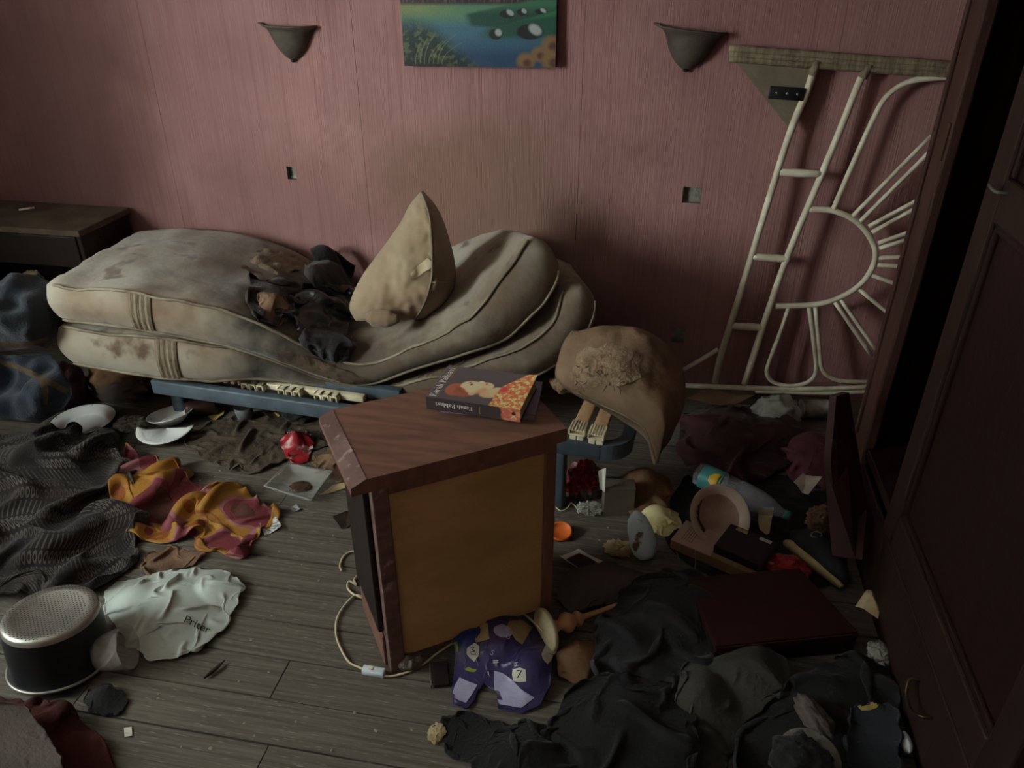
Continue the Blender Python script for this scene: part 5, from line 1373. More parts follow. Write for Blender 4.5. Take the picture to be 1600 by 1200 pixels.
can(318, 648, 0.033, 0.12, 0.5, -PI / 2, 'dark drink can lying on its side behind the bed leg', 'can_dark')
c = FL(384, 655)
gj = empty('glass_tumbler', c, 'small clear glass tumbler under the front bed rail', 'glass')
mk('tumbler_body', *xf(lathe([(0.0001, 0.0), (0.03, 0.0), (0.036, 0.06), (0.0345, 0.06), (0.028, 0.006), (0.0001, 0.006)], 30), TR(c)), 'glass_grey', parent=gj)
for (poly, lab, mm, nm) in (([(325, 652), (352, 640), (350, 650), (336, 658)], 'bent yellow card scrap under the bed beside the can', 'card_yellow', 'card_scrap'),
                            ([(412, 650), (430, 646), (438, 652), (422, 658)], 'flat yellow card scrap under the bed beside the tumbler', 'card_yellow', 'card_scrap')):
    paper(nm, lab, 'card', poly, mm, folds=2, amp=0.006, seed=len(lab), n=8)
lump('red_bag', 'dark red bag under the left end of the mattress', 'bag', FL(112, 632), (0.12, 0.2, 0.2), 'maroon_cloth', seed=51, ridge=0.12)
lump('tan_sack', 'olive-tan sack under the mattress behind the soup plate', 'bag', FL(196, 612), (0.26, 0.18, 0.2), 'tan_cloth', seed=52, ridge=0.1)
lump('brown_bundle', 'brown cloth bundle under the mattress just left of the bed leg', 'cloth', FL(192, 622), (0.24, 0.12, 0.12), 'grey_brown_cloth', seed=53, ridge=0.12)
lump('wadded_cloth', 'dark grey wadded cloth under the bed left of the red packet', 'cloth', FL(470, 652), (0.14, 0.12, 0.08), 'slate_cloth', seed=54, ridge=0.18)
lump('dark_heap', 'dark wadded cloth under the bed against the nightstand', 'cloth', FL(535, 672), (0.14, 0.12, 0.08), 'black_cloth', seed=55, ridge=0.18)

# ================================================================== lamp, its cord, snack packet
P0 = FL(850, 985, 0.05); P1 = FL(968, 944, 0.035)
lm = empty('table_lamp', FL(880, 985), 'fallen turned-wood table lamp with a white cord', 'lamp')
LL = np.linalg.norm(P1 - P0); ax_ = (P1 - P0) / LL
side = np.cross(ax_, (0, 0, 1)); side /= np.linalg.norm(side)
LMm = np.eye(4); LMm[:3, 2] = ax_; LMm[:3, 0] = side; LMm[:3, 1] = np.cross(ax_, side); LMm[:3, 3] = P0
mk('lamp_base', *xf(lathe([(0.0001, 0.0), (0.056, 0.0), (0.058, 0.004), (0.056, 0.012), (0.04, 0.016), (0.03, 0.019)], 32), LMm), 'felt_base', parent=lm)
mk('turned_stem', *xf(lathe([(0.034, 0.016), (0.028, 0.024), (0.016, 0.036), (0.012, 0.046), (0.018, 0.052), (0.027, 0.062), (0.0275, 0.074), (0.018, 0.088), (0.014, 0.092), (0.020, 0.098), (0.021, 0.106), (0.014, 0.114), (0.008, 0.119), (0.0065, 0.15), (0.006, LL - 0.012), (0.008, LL - 0.010), (0.006, LL), (0.0001, LL)], 24), LMm), 'turned_wood', parent=lm)
def onf(pts, z=0.004): return [FL(a, b, z) for a, b in pts]
cord = onf([(572, 936), (556, 930), (540, 944), (527, 965), (525, 990), (532, 1012), (545, 1034), (560, 1042), (572, 1047)])
co = mk('cord', *tube(cord, 0.003, n=60, sides=7), 'cord_white', parent=lm)
mk('cord', *tube(onf([(598, 1056), (615, 1056), (640, 1049), (665, 1035), (690, 1016), (740, 985), (788, 964), (815, 958), (838, 958)], 0.004)[:-1] + [P0 + ax_ * -0.004], 0.003, n=60, sides=7), 'cord_white', parent=lm)
mk('cord', *tube(onf([(566, 862), (548, 862), (536, 870), (531, 884), (534, 892)]) , 0.003, n=30, sides=7), 'cord_white', parent=lm)
mk('cord', *tube(onf([(560, 898), (553, 906), (557, 914), (546, 908), (543, 918), (552, 928), (566, 934)]), 0.003, n=40, sides=7), 'cord_white', parent=lm)
q0, q1 = FL(567, 1050), FL(602, 1056)
Ms = frame(q0, q1 - q0, np.cross((0, 0, 1), q1 - q0))
sw = mk('inline_switch', *xf(box(0, np.linalg.norm(q1 - q0), -0.011, 0.011, 0.0, 0.018, 0.004), Ms), 'switch_white', parent=lm)
mk('switch_slider', *xf(box(0.018, 0.03, -0.004, 0.004, 0.0175, 0.021, 0.001), Ms), 'cord_white', parent=sw)
pk = rag('crisp_packet', 'purple crisp packet torn open in front of the nightstand', 'packet',
         [(700, 985), (720, 968), (760, 958), (800, 960), (840, 972), (866, 985), (874, 1006), (862, 1030), (862, 1062), (845, 1092), (815, 1104), (780, 1098), (772, 1062), (762, 1040), (742, 1068), (728, 1098), (706, 1090), (706, 1060), (712, 1020)], 'purple_film',
         heap=[(780, 1000, 0.09, 0.06), (830, 1050, 0.07, 0.05), (735, 1010, 0.06, 0.05)], slack=1.25, n=52, seed=61, amp=0.015, freq=10, zref=0.03, bend=0.05, thick=0.001)
PK = RAGS['crisp_packet']
for nm, poly, mm in (('silver_lining', [(772, 1048), (786, 1052), (800, 1062), (815, 1078), (835, 1090), (815, 1106), (780, 1100), (772, 1076)], 'lilac_film'),
                     ('silver_lining', [(718, 1058), (730, 1064), (746, 1070), (738, 1084), (728, 1098), (716, 1094), (706, 1088), (710, 1072)], 'lilac_film'),
                     ('blue_panel', [(698, 984), (720, 970), (745, 968), (752, 985), (745, 1002), (722, 1012), (704, 1010), (696, 998)], 'blue_film'),
                     ('paper_label', [(748, 972), (762, 974), (764, 992), (766, 998), (744, 1004), (742, 1000), (746, 986), (747, 978)], 'paper_tan'),
                     ('paper_label', [(796, 970), (815, 968), (832, 980), (824, 994), (816, 1007), (806, 1000), (798, 988), (792, 978)], 'paper_tan'),
                     ('paper_label', [(730, 1012), (742, 1004), (749, 1010), (748, 1024), (741, 1034), (734, 1028), (729, 1022), (729, 1016)], 'paper_white'),
                     ('paper_label', [(801, 1046), (812, 1043), (821, 1046), (822, 1056), (822, 1065), (811, 1066), (802, 1064), (800, 1054)], 'paper_white'),
                     ('paper_label', [(846, 1022), (852, 1008), (864, 999), (873, 1010), (868, 1022), (856, 1038), (850, 1032), (848, 1028)], 'paper_white'),
                     ('pale_panel', [(772, 980), (784, 974), (796, 980), (802, 990), (795, 996), (784, 996), (775, 992), (771, 986)], 'lilac_film'),
                     ('green_stripe', [(690, 1012), (704, 1006), (714, 1002), (716, 1010), (716, 1018), (704, 1022), (694, 1023), (690, 1018)], 'green_film'),
                     ('green_stripe', [(726, 1045), (732, 1042), (740, 1046), (745, 1046), (742, 1050), (736, 1050), (730, 1048), (727, 1047)], 'green_film')):
    drape_print(nm, poly, PK, mm, pk, n=8, lift=0.0025)
print_text('7', pk, PK, 811, 1054, 18, 0.1, 'ink_black'); print_text('M7', pk, PK, 738, 1018, 11, 1.35, 'ink_black')
print_text('S', pk, PK, 769, 1020, 12, 0.5, 'lilac_film'); print_text('II', pk, PK, 774, 1034, 12, 1.5, 'paper_white')
print_text('H', pk, PK, 806, 1038, 10, 1.3, 'paper_white'); print_text('G', pk, PK, 794, 995, 10, 0.4, 'paper_white')
c = FL(684, 1060)
lt_ = empty('card_case', c, 'small flat dark card case left of the purple crisp packet', 'box')
q0, q1, q2 = FL(678, 1076), FL(703, 1073), FL(672, 1040)
Mx = frame(q0, q1 - q0, q2 - q0)
mk('case_body', *xf(box(0, np.linalg.norm(q1 - q0), 0, np.linalg.norm(q2 - q0), 0.001, 0.012, 0.002), Mx), 'box_dark', parent=lt_, smooth=False)
mk('case_edge', *xf(box(-0.008, -0.004, 0, np.linalg.norm(q2 - q0), 0.001, 0.013, 0.001), Mx), 'screw_metal', parent=lt_, smooth=False)
lump('plaster_lump', 'grey plaster lump under the nightstand edge', 'rubble', FL(638, 1040), (0.075, 0.05, 0.045), 'stone_grey', seed=62, ridge=0.1, freq=3.5)

# ================================================================== right of the nightstand
def DISC(px, py, R, m, label, name, cat, tilt=0.0, rz=0.0):
    c = FL(px, py)
    V, Fc = lathe([(0.0001, 0.006), (R * 0.82, 0.006), (R * 0.86, 0.010), (R * 0.97, 0.010), (R, 0.007), (R, 0.0), (R * 0.9, 0.0)], 36)
    V, Fc = xf((V, Fc), TR(c, rz, tilt)); V[:, 2] += c[2] + 0.002 - V[:, 2].min()
    return tag(mk(name, V, Fc, m), label, cat)
DISC(876, 836, 0.036, 'orange_plastic', 'round orange plastic lid on the floor right of the nightstand', 'jar_lid', 'lid', 0.25)
paper('photo_print', 'glossy photograph with a white border lying right of the nightstand', 'photograph', [(874, 874), (904, 860), (950, 884), (918, 900)], 'paper_white', folds=1, amp=0.004, seed=8, curl=0.004)
drape_print('picture', [(884, 874), (894, 869), (905, 864), (922, 872), (940, 883), (930, 889), (918, 894), (900, 884)], RAGS['photo_print'], 'can_dark', bpy.data.objects['photo_print'], n=6, lift=0.003)
rag('grey_cloth', 'folded grey-brown cloth on the floor right of the nightstand', 'cloth', [(872, 905), (900, 890), (950, 884), (1000, 892), (1028, 900), (1010, 925), (985, 945), (940, 950), (890, 955), (868, 935)], 'grey_brown_cloth', heap=[(945, 925, 0.12, 0.05)], slack=1.15, n=32, seed=63, amp=0.02, freq=4, bend=0.6, thick=0.006)
c = FL(1010, 878)
eg = empty('painted_bottle', c, 'pale blue flaking egg-shaped bottle left of the pink carton', 'bottle')
V, Fc = lathe([(0.0001, 0.0), (0.024, 0.002), (0.036, 0.02), (0.040, 0.05), (0.037, 0.09), (0.028, 0.125), (0.013, 0.142), (0.0001, 0.146)], 30)
for i in range(len(V)): V[i] *= 1 + 0.06 * noise.noise(Vector(V[i] * 30))
V, Fc = xf((V, Fc), TR(c, 0.3, -0.55, -0.2)); V[:, 2] += 0.002 - V[:, 2].min()
mk('bottle_body', V, Fc, 'pale_blue_paint', parent=eg)
rag('cream_wrapper', 'shiny cream and gold food wrapper above the blue bottle', 'wrapper', [(990, 800), (1005, 786), (1030, 790), (1058, 798), (1066, 815), (1045, 832), (1018, 828), (996, 818)], 'cream_film', heap=[(1025, 812, 0.05, 0.05)], slack=1.5, n=24, seed=64, amp=0.02, freq=7, bend=0.05, thick=0.001, smooth=False)
rag('brown_leather', 'soft brown leather piece hanging above the cream wrapper', 'leather', [(962, 748), (1000, 736), (1045, 742), (1052, 762), (1046, 785), (1010, 800), (985, 790), (968, 770)], 'tan_cloth', heap=[(1005, 775, 0.09, 0.1)], slack=1.3, n=26, seed=65, amp=0.02, bend=0.4, zref=0.05)
def carton(name, label, pxs, h, m, ms=None, base=0.0, tilt=0.0, bev=0.002, cat='box'):
    """a box whose near-left, near-right and far-left base corners stand at these pixels"""
    a, b, c_ = [FL(*p, base) for p in pxs]
    M = frame(a, b - a, c_ - a)
    if tilt: M = M @ np.array(Matrix.Rotation(tilt, 4, 'X'))
    L1 = np.linalg.norm(b - a); y_ = np.array(M)[:3, 1]; L2_ = abs(np.dot(c_ - a, y_))
    r_ = empty(name, a, label, cat)
    mk('box_body', *xf(box(0, L1, 0, L2_, 0, h, bev), M), m, parent=r_, smooth=False)
    return r_, M, L1, L2_
bx_, Mb, l1, l2 = carton('grey_carton', 'grey cardboard box standing under the right end of the bed', [(942, 806), (990, 806), (948, 790)], 0.11, 'grey_card')
paper('white_tape', 'white paper strip hanging beside the grey carton', 'paper', [(935, 735), (947, 730), (945, 768), (938, 764)], 'paper_white', plane=(FL(942, 806) + np.array([-0.02, -0.01, 0.06]), (0, -1, 0.2)), folds=2, amp=0.004, seed=10)
lump('red_packets', 'red and white crumpled packet under the bed beside its right leg', 'packet', FL(910, 770), (0.12, 0.1, 0.14), 'red_pack', seed=66, ridge=0.2, freq=3, smooth=False)
lump('silver_wrapper', 'clear crumpled wrapper on the floor by the bed leg', 'wrapper', FL(922, 800), (0.08, 0.05, 0.04), 'cloudy_plastic', seed=67, ridge=0.3, freq=4, amp=0.4, smooth=False)
mk_c = mk('grey_string', *tube(onf([(866, 790), (876, 798), (886, 794), (892, 786), (900, 792), (904, 802)], 0.006), 0.0022, n=30, sides=5), 'cord_white')
tag(mk_c, 'thin pale string curled at the foot of the bed leg', 'string')
lump('wrapper_wad', 'small wad of pale wrapper left of the blue bottle', 'wrapper', FL(966, 862), (0.08, 0.06, 0.035), 'paper_tan', seed=68, ridge=0.3, freq=4, amp=0.35, smooth=False)
# wide dirty bowl tilted on the rubbish
c = FL(1114, 830)
wbz = empty('wide_bowl', c, 'wide cream bowl with dried brown food, tipped among the rubbish', 'bowl')
V, Fc = lathe([(0.0001, 0.008), (0.06, 0.008), (0.072, 0.018), (0.079, 0.032), (0.095, 0.037), (0.098, 0.038), (0.096, 0.034), (0.080, 0.028), (0.068, 0.004), (0.0001, 0.0)], 48)
Mw = TR(c + np.array([0, 0, 0.03]), 0.25, 0.74, 0.16)
V, Fc = xf((V, Fc), Mw); dz = 0.012 - V[:, 2].min(); V[:, 2] += dz
mk('bowl_body', V, Fc, 'bowl_cream', parent=wbz)
V, Fc = lathe([(0.0001, 0.0092), (0.059, 0.0092), (0.071, 0.0185)], 40)
V, Fc = xf((V, Fc), Mw); V[:, 2] += dz
df_ = mk('dried_food', V, Fc, 'bowl_stain', parent=wbz)
drape_print('brown_stain', [(1078, 790), (1086, 778), (1100, 776), (1094, 792), (1092, 808), (1098, 824), (1110, 838), (1096, 834), (1084, 820), (1078, 804)], (V, Fc), 'residue', df_, n=10, lift=0.001)
# tissue carton and dark carton
tb, Mb, l1, l2 = carton('pink_carton', 'flat pink printed carton lying below the wide bowl', [(1046, 858), (1172, 912), (1066, 826)], 0.04, 'box_pink')
ln_ = lambda a, b, c_, d, z=0.0403: xf(box(l1 * a, l1 * b, l2 * c_, l2 * d, z, z + 0.0006), Mb)
mk('printed_oval', *xf(lathe([(0.0001, 0.0008), (0.013, 0.0008)], 24), np.array(Mb) @ np.array(TR((l1 * 0.55, l2 * 0.55, 0.0405)))), 'print_blue', parent=tb, smooth=False)
mk('printed_spot', *xf(lathe([(0.0001, 0.0006), (0.018, 0.0006)], 24), np.array(Mb) @ np.array(TR((l1 * 0.55, l2 * 0.4, 0.0403)))), 'print_red', parent=tb, smooth=False)
for k in range(5): mk('printed_line', *ln_(0.1 + 0.03 * k, 0.11 + 0.03 * k, 0.15, 0.8), 'box_side', parent=tb, smooth=False)
mk('printed_code', *ln_(0.9, 0.97, 0.1, 0.6), 'grey_card', parent=tb, smooth=False)
mk('side_face', *xf(box(0.001, l1 - 0.001, -0.0008, 0.0, 0.002, 0.037), Mb), 'box_side', parent=tb, smooth=False)
db, Md, d1, d2 = carton('dark_carton', 'black carton with two pale windows leaning on the wide bowl', [(1112, 872), (1186, 905), (1140, 838)], 0.05, 'box_dark', base=0.03)
for k in (0.16, 0.66): mk('pale_window', *xf(box(d1 * k, d1 * (k + 0.24), d2 * 0.84, d2 * 0.95, 0.0502, 0.0508), Md), 'paper_tan' if k < 0.5 else 'paper_white', parent=db, smooth=False)
mk('brown_edge', *xf(box(0.0, d1 * 1.02, -0.022, -0.0015, -0.01, 0.026, 0.003), Md), 'cardboard', parent=db, smooth=False)
for k, pts in enumerate((((1038, 868), (1046, 884)), ((1056, 862), (1062, 880)), ((1086, 858), (1085, 900)))):
    a, b = FL(pts[0][0], pts[0][1], 0.05), FL(pts[1][0], pts[1][1], 0.012)
    o = mk('wire', *tube([a, (a + b) / 2 + (0.002, 0, 0.004), b], 0.0011, n=10, sides=5), 'screw_metal')
    tag(o, 'thin bright wire hanging over the front edge of the pink carton', 'wire', 'thin wires at the pink carton')
# plastic bottle
a, b = FL(1088, 738, 0.075), FL(1232, 806, 0.06)
bl = empty('plastic_bottle', (a + b) / 2 - (0, 0, 0.05), 'clear plastic drink bottle with a teal and yellow label', 'bottle')
axb = (b - a); LBt = np.linalg.norm(axb); axb /= LBt
sd_ = np.cross(axb, (0, 0, 1)); sd_ /= np.linalg.norm(sd_)
Mt = np.eye(4); Mt[:3, 2] = axb; Mt[:3, 0] = sd_; Mt[:3, 1] = np.cross(axb, sd_); Mt[:3, 3] = a
mk('bottle_body', *xf(lathe([(0.0001, 0.01), (0.02, 0.004), (0.036, 0.006), (0.041, 0.02), (0.041, 0.09), (0.039, 0.1), (0.041, 0.12), (0.041, LBt * 0.62), (0.034, LBt * 0.78), (0.018, LBt * 0.9), (0.0135, LBt * 0.93), (0.0135, LBt)], 32), Mt), 'pet_plastic', parent=bl)
lb_ = mk('bottle_label', *xf(lathe([(0.0416, 0.025), (0.0418, 0.06), (0.0416, 0.098)], 32), Mt), 'label_teal', parent=bl)
tree = (np.array(lb_.data.vertices.values() and [v.co[:] for v in lb_.data.vertices]) + wloc(bl), [tuple(p.vertices) for p in lb_.data.polygons])
drape_print('label_flower', [(1108, 744), (1116, 740), (1126, 741), (1132, 748), (1130, 758), (1121, 763), (1111, 759), (1106, 751)], tree, 'label_yellow', lb_, n=6, lift=0.001)
mk('bottle_cap', *xf(lathe([(0.015, LBt - 0.012), (0.0155, LBt + 0.006), (0.0001, LBt + 0.007)], 20), Mt), 'label_teal', parent=bl)
rag('darkening_underlay', 'nearly black cloth added to darken the floor under the bowl and bottle', 'cloth', [(1035, 790), (1070, 745), (1150, 735), (1240, 742), (1300, 770), (1325, 830), (1325, 905), (1250, 925), (1150, 920), (1075, 880), (1040, 850)], 'black_cloth', slack=1.1, n=36, seed=77, amp=0.006, freq=9, bend=0.2, zref=0.01, thick=0.002)  # cloth added to darken the bright bare floor here
rag('maroon_blanket', 'dark maroon blanket heaped behind the torn cushion', 'blanket', [(1068, 652), (1110, 640), (1160, 636), (1215, 645), (1250, 670), (1240, 712), (1200, 738), (1150, 745), (1090, 735), (1056, 700)], 'maroon_cloth', heap=[(1130, 690, 0.2, 0.1), (1200, 690, 0.14, 0.08)], slack=1.25, n=40, seed=71, amp=0.03, bend=0.5, thick=0.008, zref=0.05)
rag('pink_towel', 'dusty pink towel beside the propped plum board', 'towel', [(1222, 690), (1250, 678), (1280, 680), (1292, 700), (1294, 730), (1290, 752), (1262, 748), (1238, 730), (1222, 712)], 'pink_cloth', heap=[(1262, 715, 0.09, 0.1)], slack=1.35, n=30, seed=72, amp=0.02, freq=8, bend=0.2, zref=0.05)
lump('grey_plastic_bag', 'grey translucent bag wadded under the rattan headboard', 'plastic bag', FL(1210, 664), (0.18, 0.14, 0.14), 'cloudy_plastic', seed=73, ridge=0.15)
paper('cardboard_sheet', 'tan cardboard sheet lying below the headboard rail', 'cardboard', [(1074, 630), (1110, 612), (1178, 622), (1150, 634)], 'cardboard', base=0.05, folds=2, amp=0.01, seed=11, thick=0.003)
c = FL(1268, 652)
cn = empty('metal_tin', c, 'dull grey tin lying under the rattan headboard', 'tin')
V, Fc = lathe([(0.0001, 0), (0.036, 0), (0.037, 0.002), (0.036, 0.004), (0.036, 0.1), (0.037, 0.102), (0.036, 0.104), (0.0001, 0.1)], 28)
mk('tin_body', *xf((V - np.array([0, 0, 0.05]), Fc), TR(c + np.array([0, 0, 0.04]), 0.2, 0, PI / 2)), 'plaster', parent=cn)
paper('white_note', 'crumpled white paper below the pink towel', 'paper', [(1238, 762), (1254, 740), (1282, 756), (1262, 776)], 'paper_white', base=0.06, folds=4, amp=0.012, seed=12)
lump('tan_wrapper', 'pink and tan wrapper wadded beside the propped board', 'wrapper', FL(1280, 826), (0.09, 0.08, 0.09), 'brown_crumple', seed=74, ridge=0.25, freq=3.2, smooth=False)
paper('curled_wrapper', 'brown and cream curled wrapper right of the wide bowl', 'wrapper', [(1186, 838), (1184, 800), (1206, 806), (1200, 842)], 'paper_tan', base=0.02, folds=3, amp=0.014, seed=13, curl=0.01)
# shoe on its side with a cream sole
a, b = FL(1228, 842, 0.03), FL(1318, 912, 0.03)
sh = empty('shoe', (a + b) / 2 - (0, 0, 0.028), 'dark grey shoe with a cream sole lying by the wardrobe', 'shoe')
sd1 = (b - a); SL = np.linalg.norm(sd1); sd1 /= SL
perp = np.array([-sd1[1], sd1[0], 0])
So = []
for i, t in enumerate(np.linspace(0, 1, 16)):
    w_ = 0.036 * (0.72 + 0.28 * math.sin(t * PI * 1.1 + 0.5)) * min(1, (min(t, 1 - t) * 9 + 0.25)) ** 0.5
    So.append((t, w_))
V, Fc = [], []
for t, w_ in So:
    for (o_, h_) in ((-0.010, -0.014), (0.004, -0.014), (0.004, 0.022), (-0.010, 0.022)):
        V.append(a + sd1 * SL * t + perp * o_ + np.array([0, 0, h_ * (w_ / 0.036)]))
k = 4
for i in range(len(So) - 1):
    for j in range(4): Fc.append((i * 4 + j, (i + 1) * 4 + j, (i + 1) * 4 + (j + 1) % 4, i * 4 + (j + 1) % 4))
Fc += [(3, 2, 1, 0), (60, 61, 62, 63)]
V = np.array(V); V[:, 2] += 0.004 - V[:, 2].min()
mk('sole', V, Fc, 'shoe_sole', parent=sh)
V2, F2 = tube([a + perp * 0.02 + (0, 0, 0.012), a + sd1 * SL * 0.3 + perp * 0.035 + (0, 0, 0.016), a + sd1 * SL * 0.6 + perp * 0.03 + (0, 0, 0.014), b + perp * 0.012 + (0, 0, 0.006)], [0.012, 0.036, 0.04, 0.036, 0.03, 0.012], n=24, sides=16)
V2[:, 2] = np.maximum(V2[:, 2], 0.003)
up_ = mk('upper', V2, F2, 'shoe_dark', parent=sh)
mk('eyelet', *xf(tube([(0.012 * math.cos(q), 0.018 * math.sin(q), 0) for q in np.linspace(0, 2 * PI, 18)], 0.003, n=20, sides=5), frame(a + sd1 * SL * 0.32 + perp * 0.04 + np.array([0, 0, 0.052]), sd1, perp)), 'plaster', parent=up_)
lump('red_crisp_bag', 'red and white crumpled packet behind the dark red box', 'packet', FL(1222, 900), (0.14, 0.1, 0.07), 'red_foil', seed=75, ridge=0.2, freq=3, smooth=False)
# dark red drawer lying on the heap
a, b, c_ = FL(1118, 1012, 0.07), FL(1340, 990, 0.07), FL(1112, 902, 0.07)
rd = empty('red_box', FL(1220, 990), 'dark red flat wooden box lying on the clothes heap', 'box')
Mr = frame(a, b - a, c_ - a); r1 = np.linalg.norm(b - a); r2 = abs(np.dot(c_ - a, Mr[:3, 1]))
V, Fc = box(0, r1, 0, r2, -0.012, 0.006, 0.002); V = V.copy()
V[:, 0] = np.where((V[:, 0] > r1 * 0.5) & (V[:, 1] > r2 * 0.5), V[:, 0] - r1 * 0.12, V[:, 0])
mk('box_lid', *xf((V, Fc), Mr), 'red_board', parent=rd, smooth=False)
mk('box_side', *xf(box(0, r1, -0.002, 0.014, -0.066, -0.012, 0.002), Mr), 'black_wood', parent=rd, smooth=False)
mk('box_side', *xf(box(0, 0.014, 0.014, r2, -0.066, -0.012, 0.002), Mr), 'black_wood', parent=rd, smooth=False)
mk('box_lip', *xf(box(0, r1, -0.006, -0.002, -0.014, 0.004, 0.001), Mr), 'red_board', parent=rd, smooth=False)
paper('white_leaflet', 'white folded leaflet right of the dark red box', 'paper', [(1336, 948), (1352, 930), (1376, 946), (1370, 972)], 'paper_tan', base=0.06, folds=3, amp=0.012, seed=14)
lump('clear_wrap', 'glinting clear plastic wrap at the wardrobe foot', 'plastic', FL(1372, 1030), (0.06, 0.08, 0.05), 'cloudy_plastic', seed=76, ridge=0.1, freq=2.5, amp=0.25, smooth=False)

# ------------------------------------------------------------------ dark clothes heap, lower right
rag('black_jacket', 'black jacket with long folds lying between the grey cloth and the red box', 'jacket', [(960, 935), (1000, 905), (1050, 888), (1095, 895), (1112, 935), (1118, 1000), (1100, 1050), (1040, 1070), (960, 1066), (930, 1040), (930, 985)], 'slate_cloth',
    heap=[(1040, 960, 0.15, 0.09), (980, 1010, 0.12, 0.06)], slack=1.32, n=44, seed=81, amp=0.03, bend=0.5, thick=0.006, zref=0.05)
rag('brown_cloth', 'brown cloth tucked between crisp packet and black jacket', 'cloth', [(868, 1020), (900, 1000), (935, 1000), (950, 1030), (945, 1060), (905, 1068), (872, 1052)], 'tan_cloth', heap=[(905, 1035, 0.06, 0.04)], slack=1.25, n=24, seed=82, bend=0.4)
rag('black_shirt', 'large black shirt in the middle of the bottom edge', 'shirt', [(880, 1090), (930, 1062), (1000, 1062), (1060, 1070), (1085, 1110), (1090, 1180), (1080, 1260), (980, 1290), (900, 1290), (860, 1220), (858, 1140)], 'black_cloth', heap=[(970, 1130, 0.15, 0.06), (1040, 1170, 0.12, 0.05)], slack=1.25, n=44, seed=83, amp=0.03, bend=0.5, thick=0.006, zref=0.03)
rag('charcoal_rag', 'ragged charcoal cloth at the bottom, below the crisp packet', 'rag', [(676, 1128), (692, 1106), (730, 1104), (760, 1120), (800, 1128), (850, 1124), (892, 1140), (900, 1200), (880, 1280), (790, 1290), (740, 1240), (735, 1190), (700, 1160)], 'black_cloth', heap=[(815, 1200, 0.1, 0.05)], slack=1.35, n=46, seed=84, amp=0.025, freq=9, bend=0.25, thick=0.004, zref=0.03)
rag('olive_coat', 'greyish olive coat sleeve below the dark red box', 'coat', [(1062, 1050), (1080, 1022), (1120, 1010), (1180, 1012), (1230, 1025), (1240, 1060), (1200, 1090), (1170, 1110), (1150, 1150), (1130, 1195), (1090, 1210), (1064, 1160), (1056, 1100)], 'olive_cloth', heap=[(1170, 1050, 0.1, 0.07), (1090, 1090, 0.08, 0.06)], slack=1.25, n=40, seed=85, amp=0.03, bend=0.5, thick=0.006, zref=0.05)
rag('black_trousers', 'black trousers at the foot of the wardrobe', 'trousers', [(1190, 1100), (1250, 1060), (1330, 1020), (1390, 1030), (1405, 1100), (1400, 1180), (1380, 1260), (1280, 1280), (1180, 1270), (1150, 1200), (1160, 1140)], 'black_cloth', heap=[(1300, 1090, 0.14, 0.05)], slack=1.25, n=40, seed=86, amp=0.03, bend=0.5, thick=0.006, zref=0.03)
lump('brown_pouch', 'brown rolled sock on the black trousers', 'sock', FL(1270, 1128, 0.05), (0.06, 0.12, 0.05), 'grey_brown_cloth', seed=87, ridge=0.1, rz=0.5)
c = FL(1262, 1190, 0.05)
gl = empty('white_saucer', c, 'white saucer at the bottom edge right of the olive coat', 'saucer')
V, Fc = dish('s', '', '', c, 0.066, PLATE, None, tiltx=0.15); mk('saucer_body', V, Fc, 'plaster', parent=gl)
lump('dark_cloth', 'small dark cloth lying over the white saucer', 'cloth', FL(1250, 1206, 0.06), (0.13, 0.13, 0.075), 'black_cloth', seed=88, ridge=0.12)
rag('navy_shirt', 'navy blue shirt with a yellow patch at the wardrobe foot', 'shirt', [(1335, 1100), (1365, 1090), (1400, 1098), (1410, 1140), (1405, 1200), (1370, 1220), (1335, 1200), (1325, 1150)], 'navy_cloth', base=0.05, slack=1.25, n=28, seed=89, bend=0.4, thick=0.005)
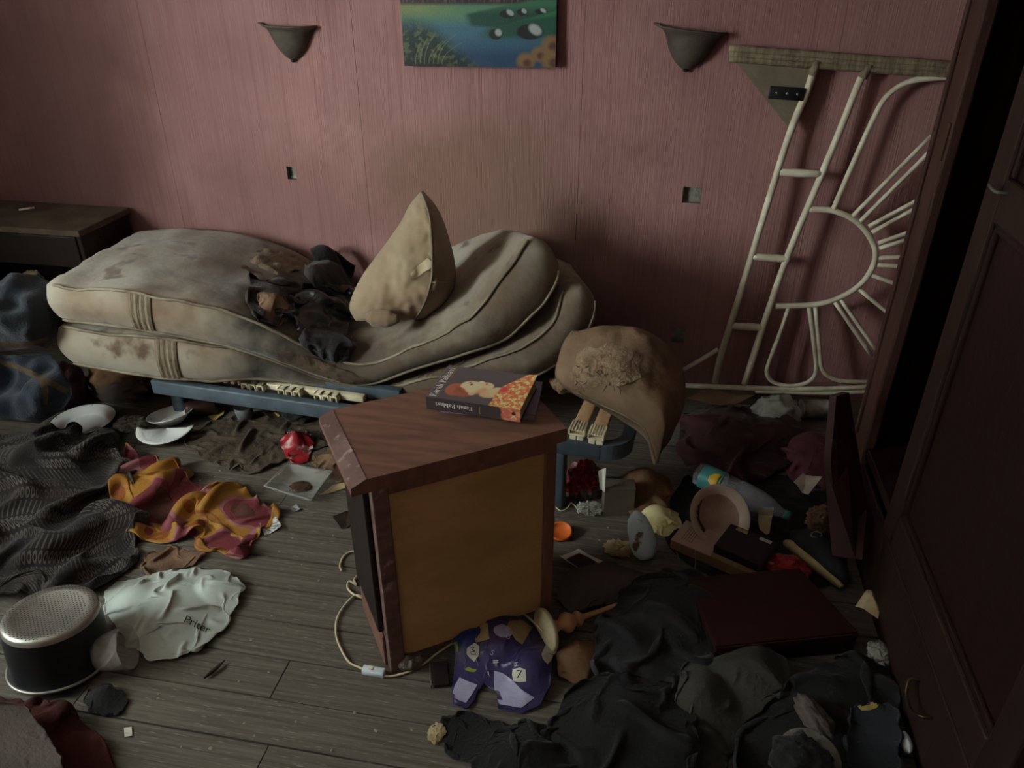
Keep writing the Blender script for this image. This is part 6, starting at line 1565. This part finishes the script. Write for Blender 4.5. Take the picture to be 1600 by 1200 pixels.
drape_print('yellow_patch', [(1340, 1096), (1352, 1090), (1366, 1090), (1376, 1096), (1370, 1106), (1358, 1110), (1346, 1110), (1340, 1104)], RAGS['navy_shirt'], 'card_yellow', bpy.data.objects['navy_shirt'], n=8, lift=0.003)
lump('white_tube', 'small white plastic bottle at the bottom of the wardrobe front', 'bottle', FL(1414, 1164, 0.03), (0.025, 0.055, 0.025), 'switch_white', seed=90, amp=0.08)

# ------------------------------------------------------------------ crumbs of plaster and paper
rng = random.Random(12)
spots = [(345, 735), (375, 715), (335, 745), (400, 705), (420, 712), (392, 722), (480, 700), (310, 748), (590, 985), (585, 970), (555, 1115), (588, 1145), (640, 1140), (282, 1166), (330, 1170), (250, 1090), (375, 1066), (250, 1085), (384, 1132), (400, 1150), (425, 960), (500, 905), (470, 880), (455, 842), (440, 862), (520, 840), (390, 1000), (420, 1050), (460, 1130), (520, 1170), (360, 905), (705, 1120), (950, 826), (945, 850), (935, 845)]
me_ = None
for k, (a, b) in enumerate(spots):
    P = FL(a + rng.uniform(-3, 3), b + rng.uniform(-3, 3))
    s = rng.uniform(0.005, 0.012)
    if me_ is None:
        o = lump('debris_crumb', 'tiny pale crumb of plaster or paper on the bare floorboards', 'debris', (0, 0, 0), (1, 0.7, 0.45), 'debris_pale', seed=91, ridge=0.2, sub=2, freq=3, smooth=False)
        me_ = o.data
    else:
        o = bpy.data.objects.new('debris_crumb', me_); COL.objects.link(o)
        tag(o, 'tiny pale crumb of plaster or paper on the bare floorboards', 'debris')
    o['group'] = 'pale crumbs strewn over the floorboards'
    o.location = P; o.scale = (s, s, s); o.rotation_euler = (0, 0, rng.uniform(0, 6))
paper('bark_flake', 'dark curled flake on the floorboards left of the nightstand', 'debris', [(520, 812), (548, 798), (552, 822), (534, 828)], 'debris_dark', folds=4, amp=0.008, seed=15)
paper('grey_flake', 'grey plaster flake beside the crumpled floor cloth', 'debris', [(354, 735), (366, 722), (374, 728), (362, 742)], 'stone_grey', folds=3, amp=0.008, seed=16)
lump('cardboard_bit', 'torn pale cardboard bit beside the charcoal rag', 'debris', FL(682, 1148), (0.04, 0.05, 0.015), 'paper_tan', seed=92, ridge=0.25, smooth=False)
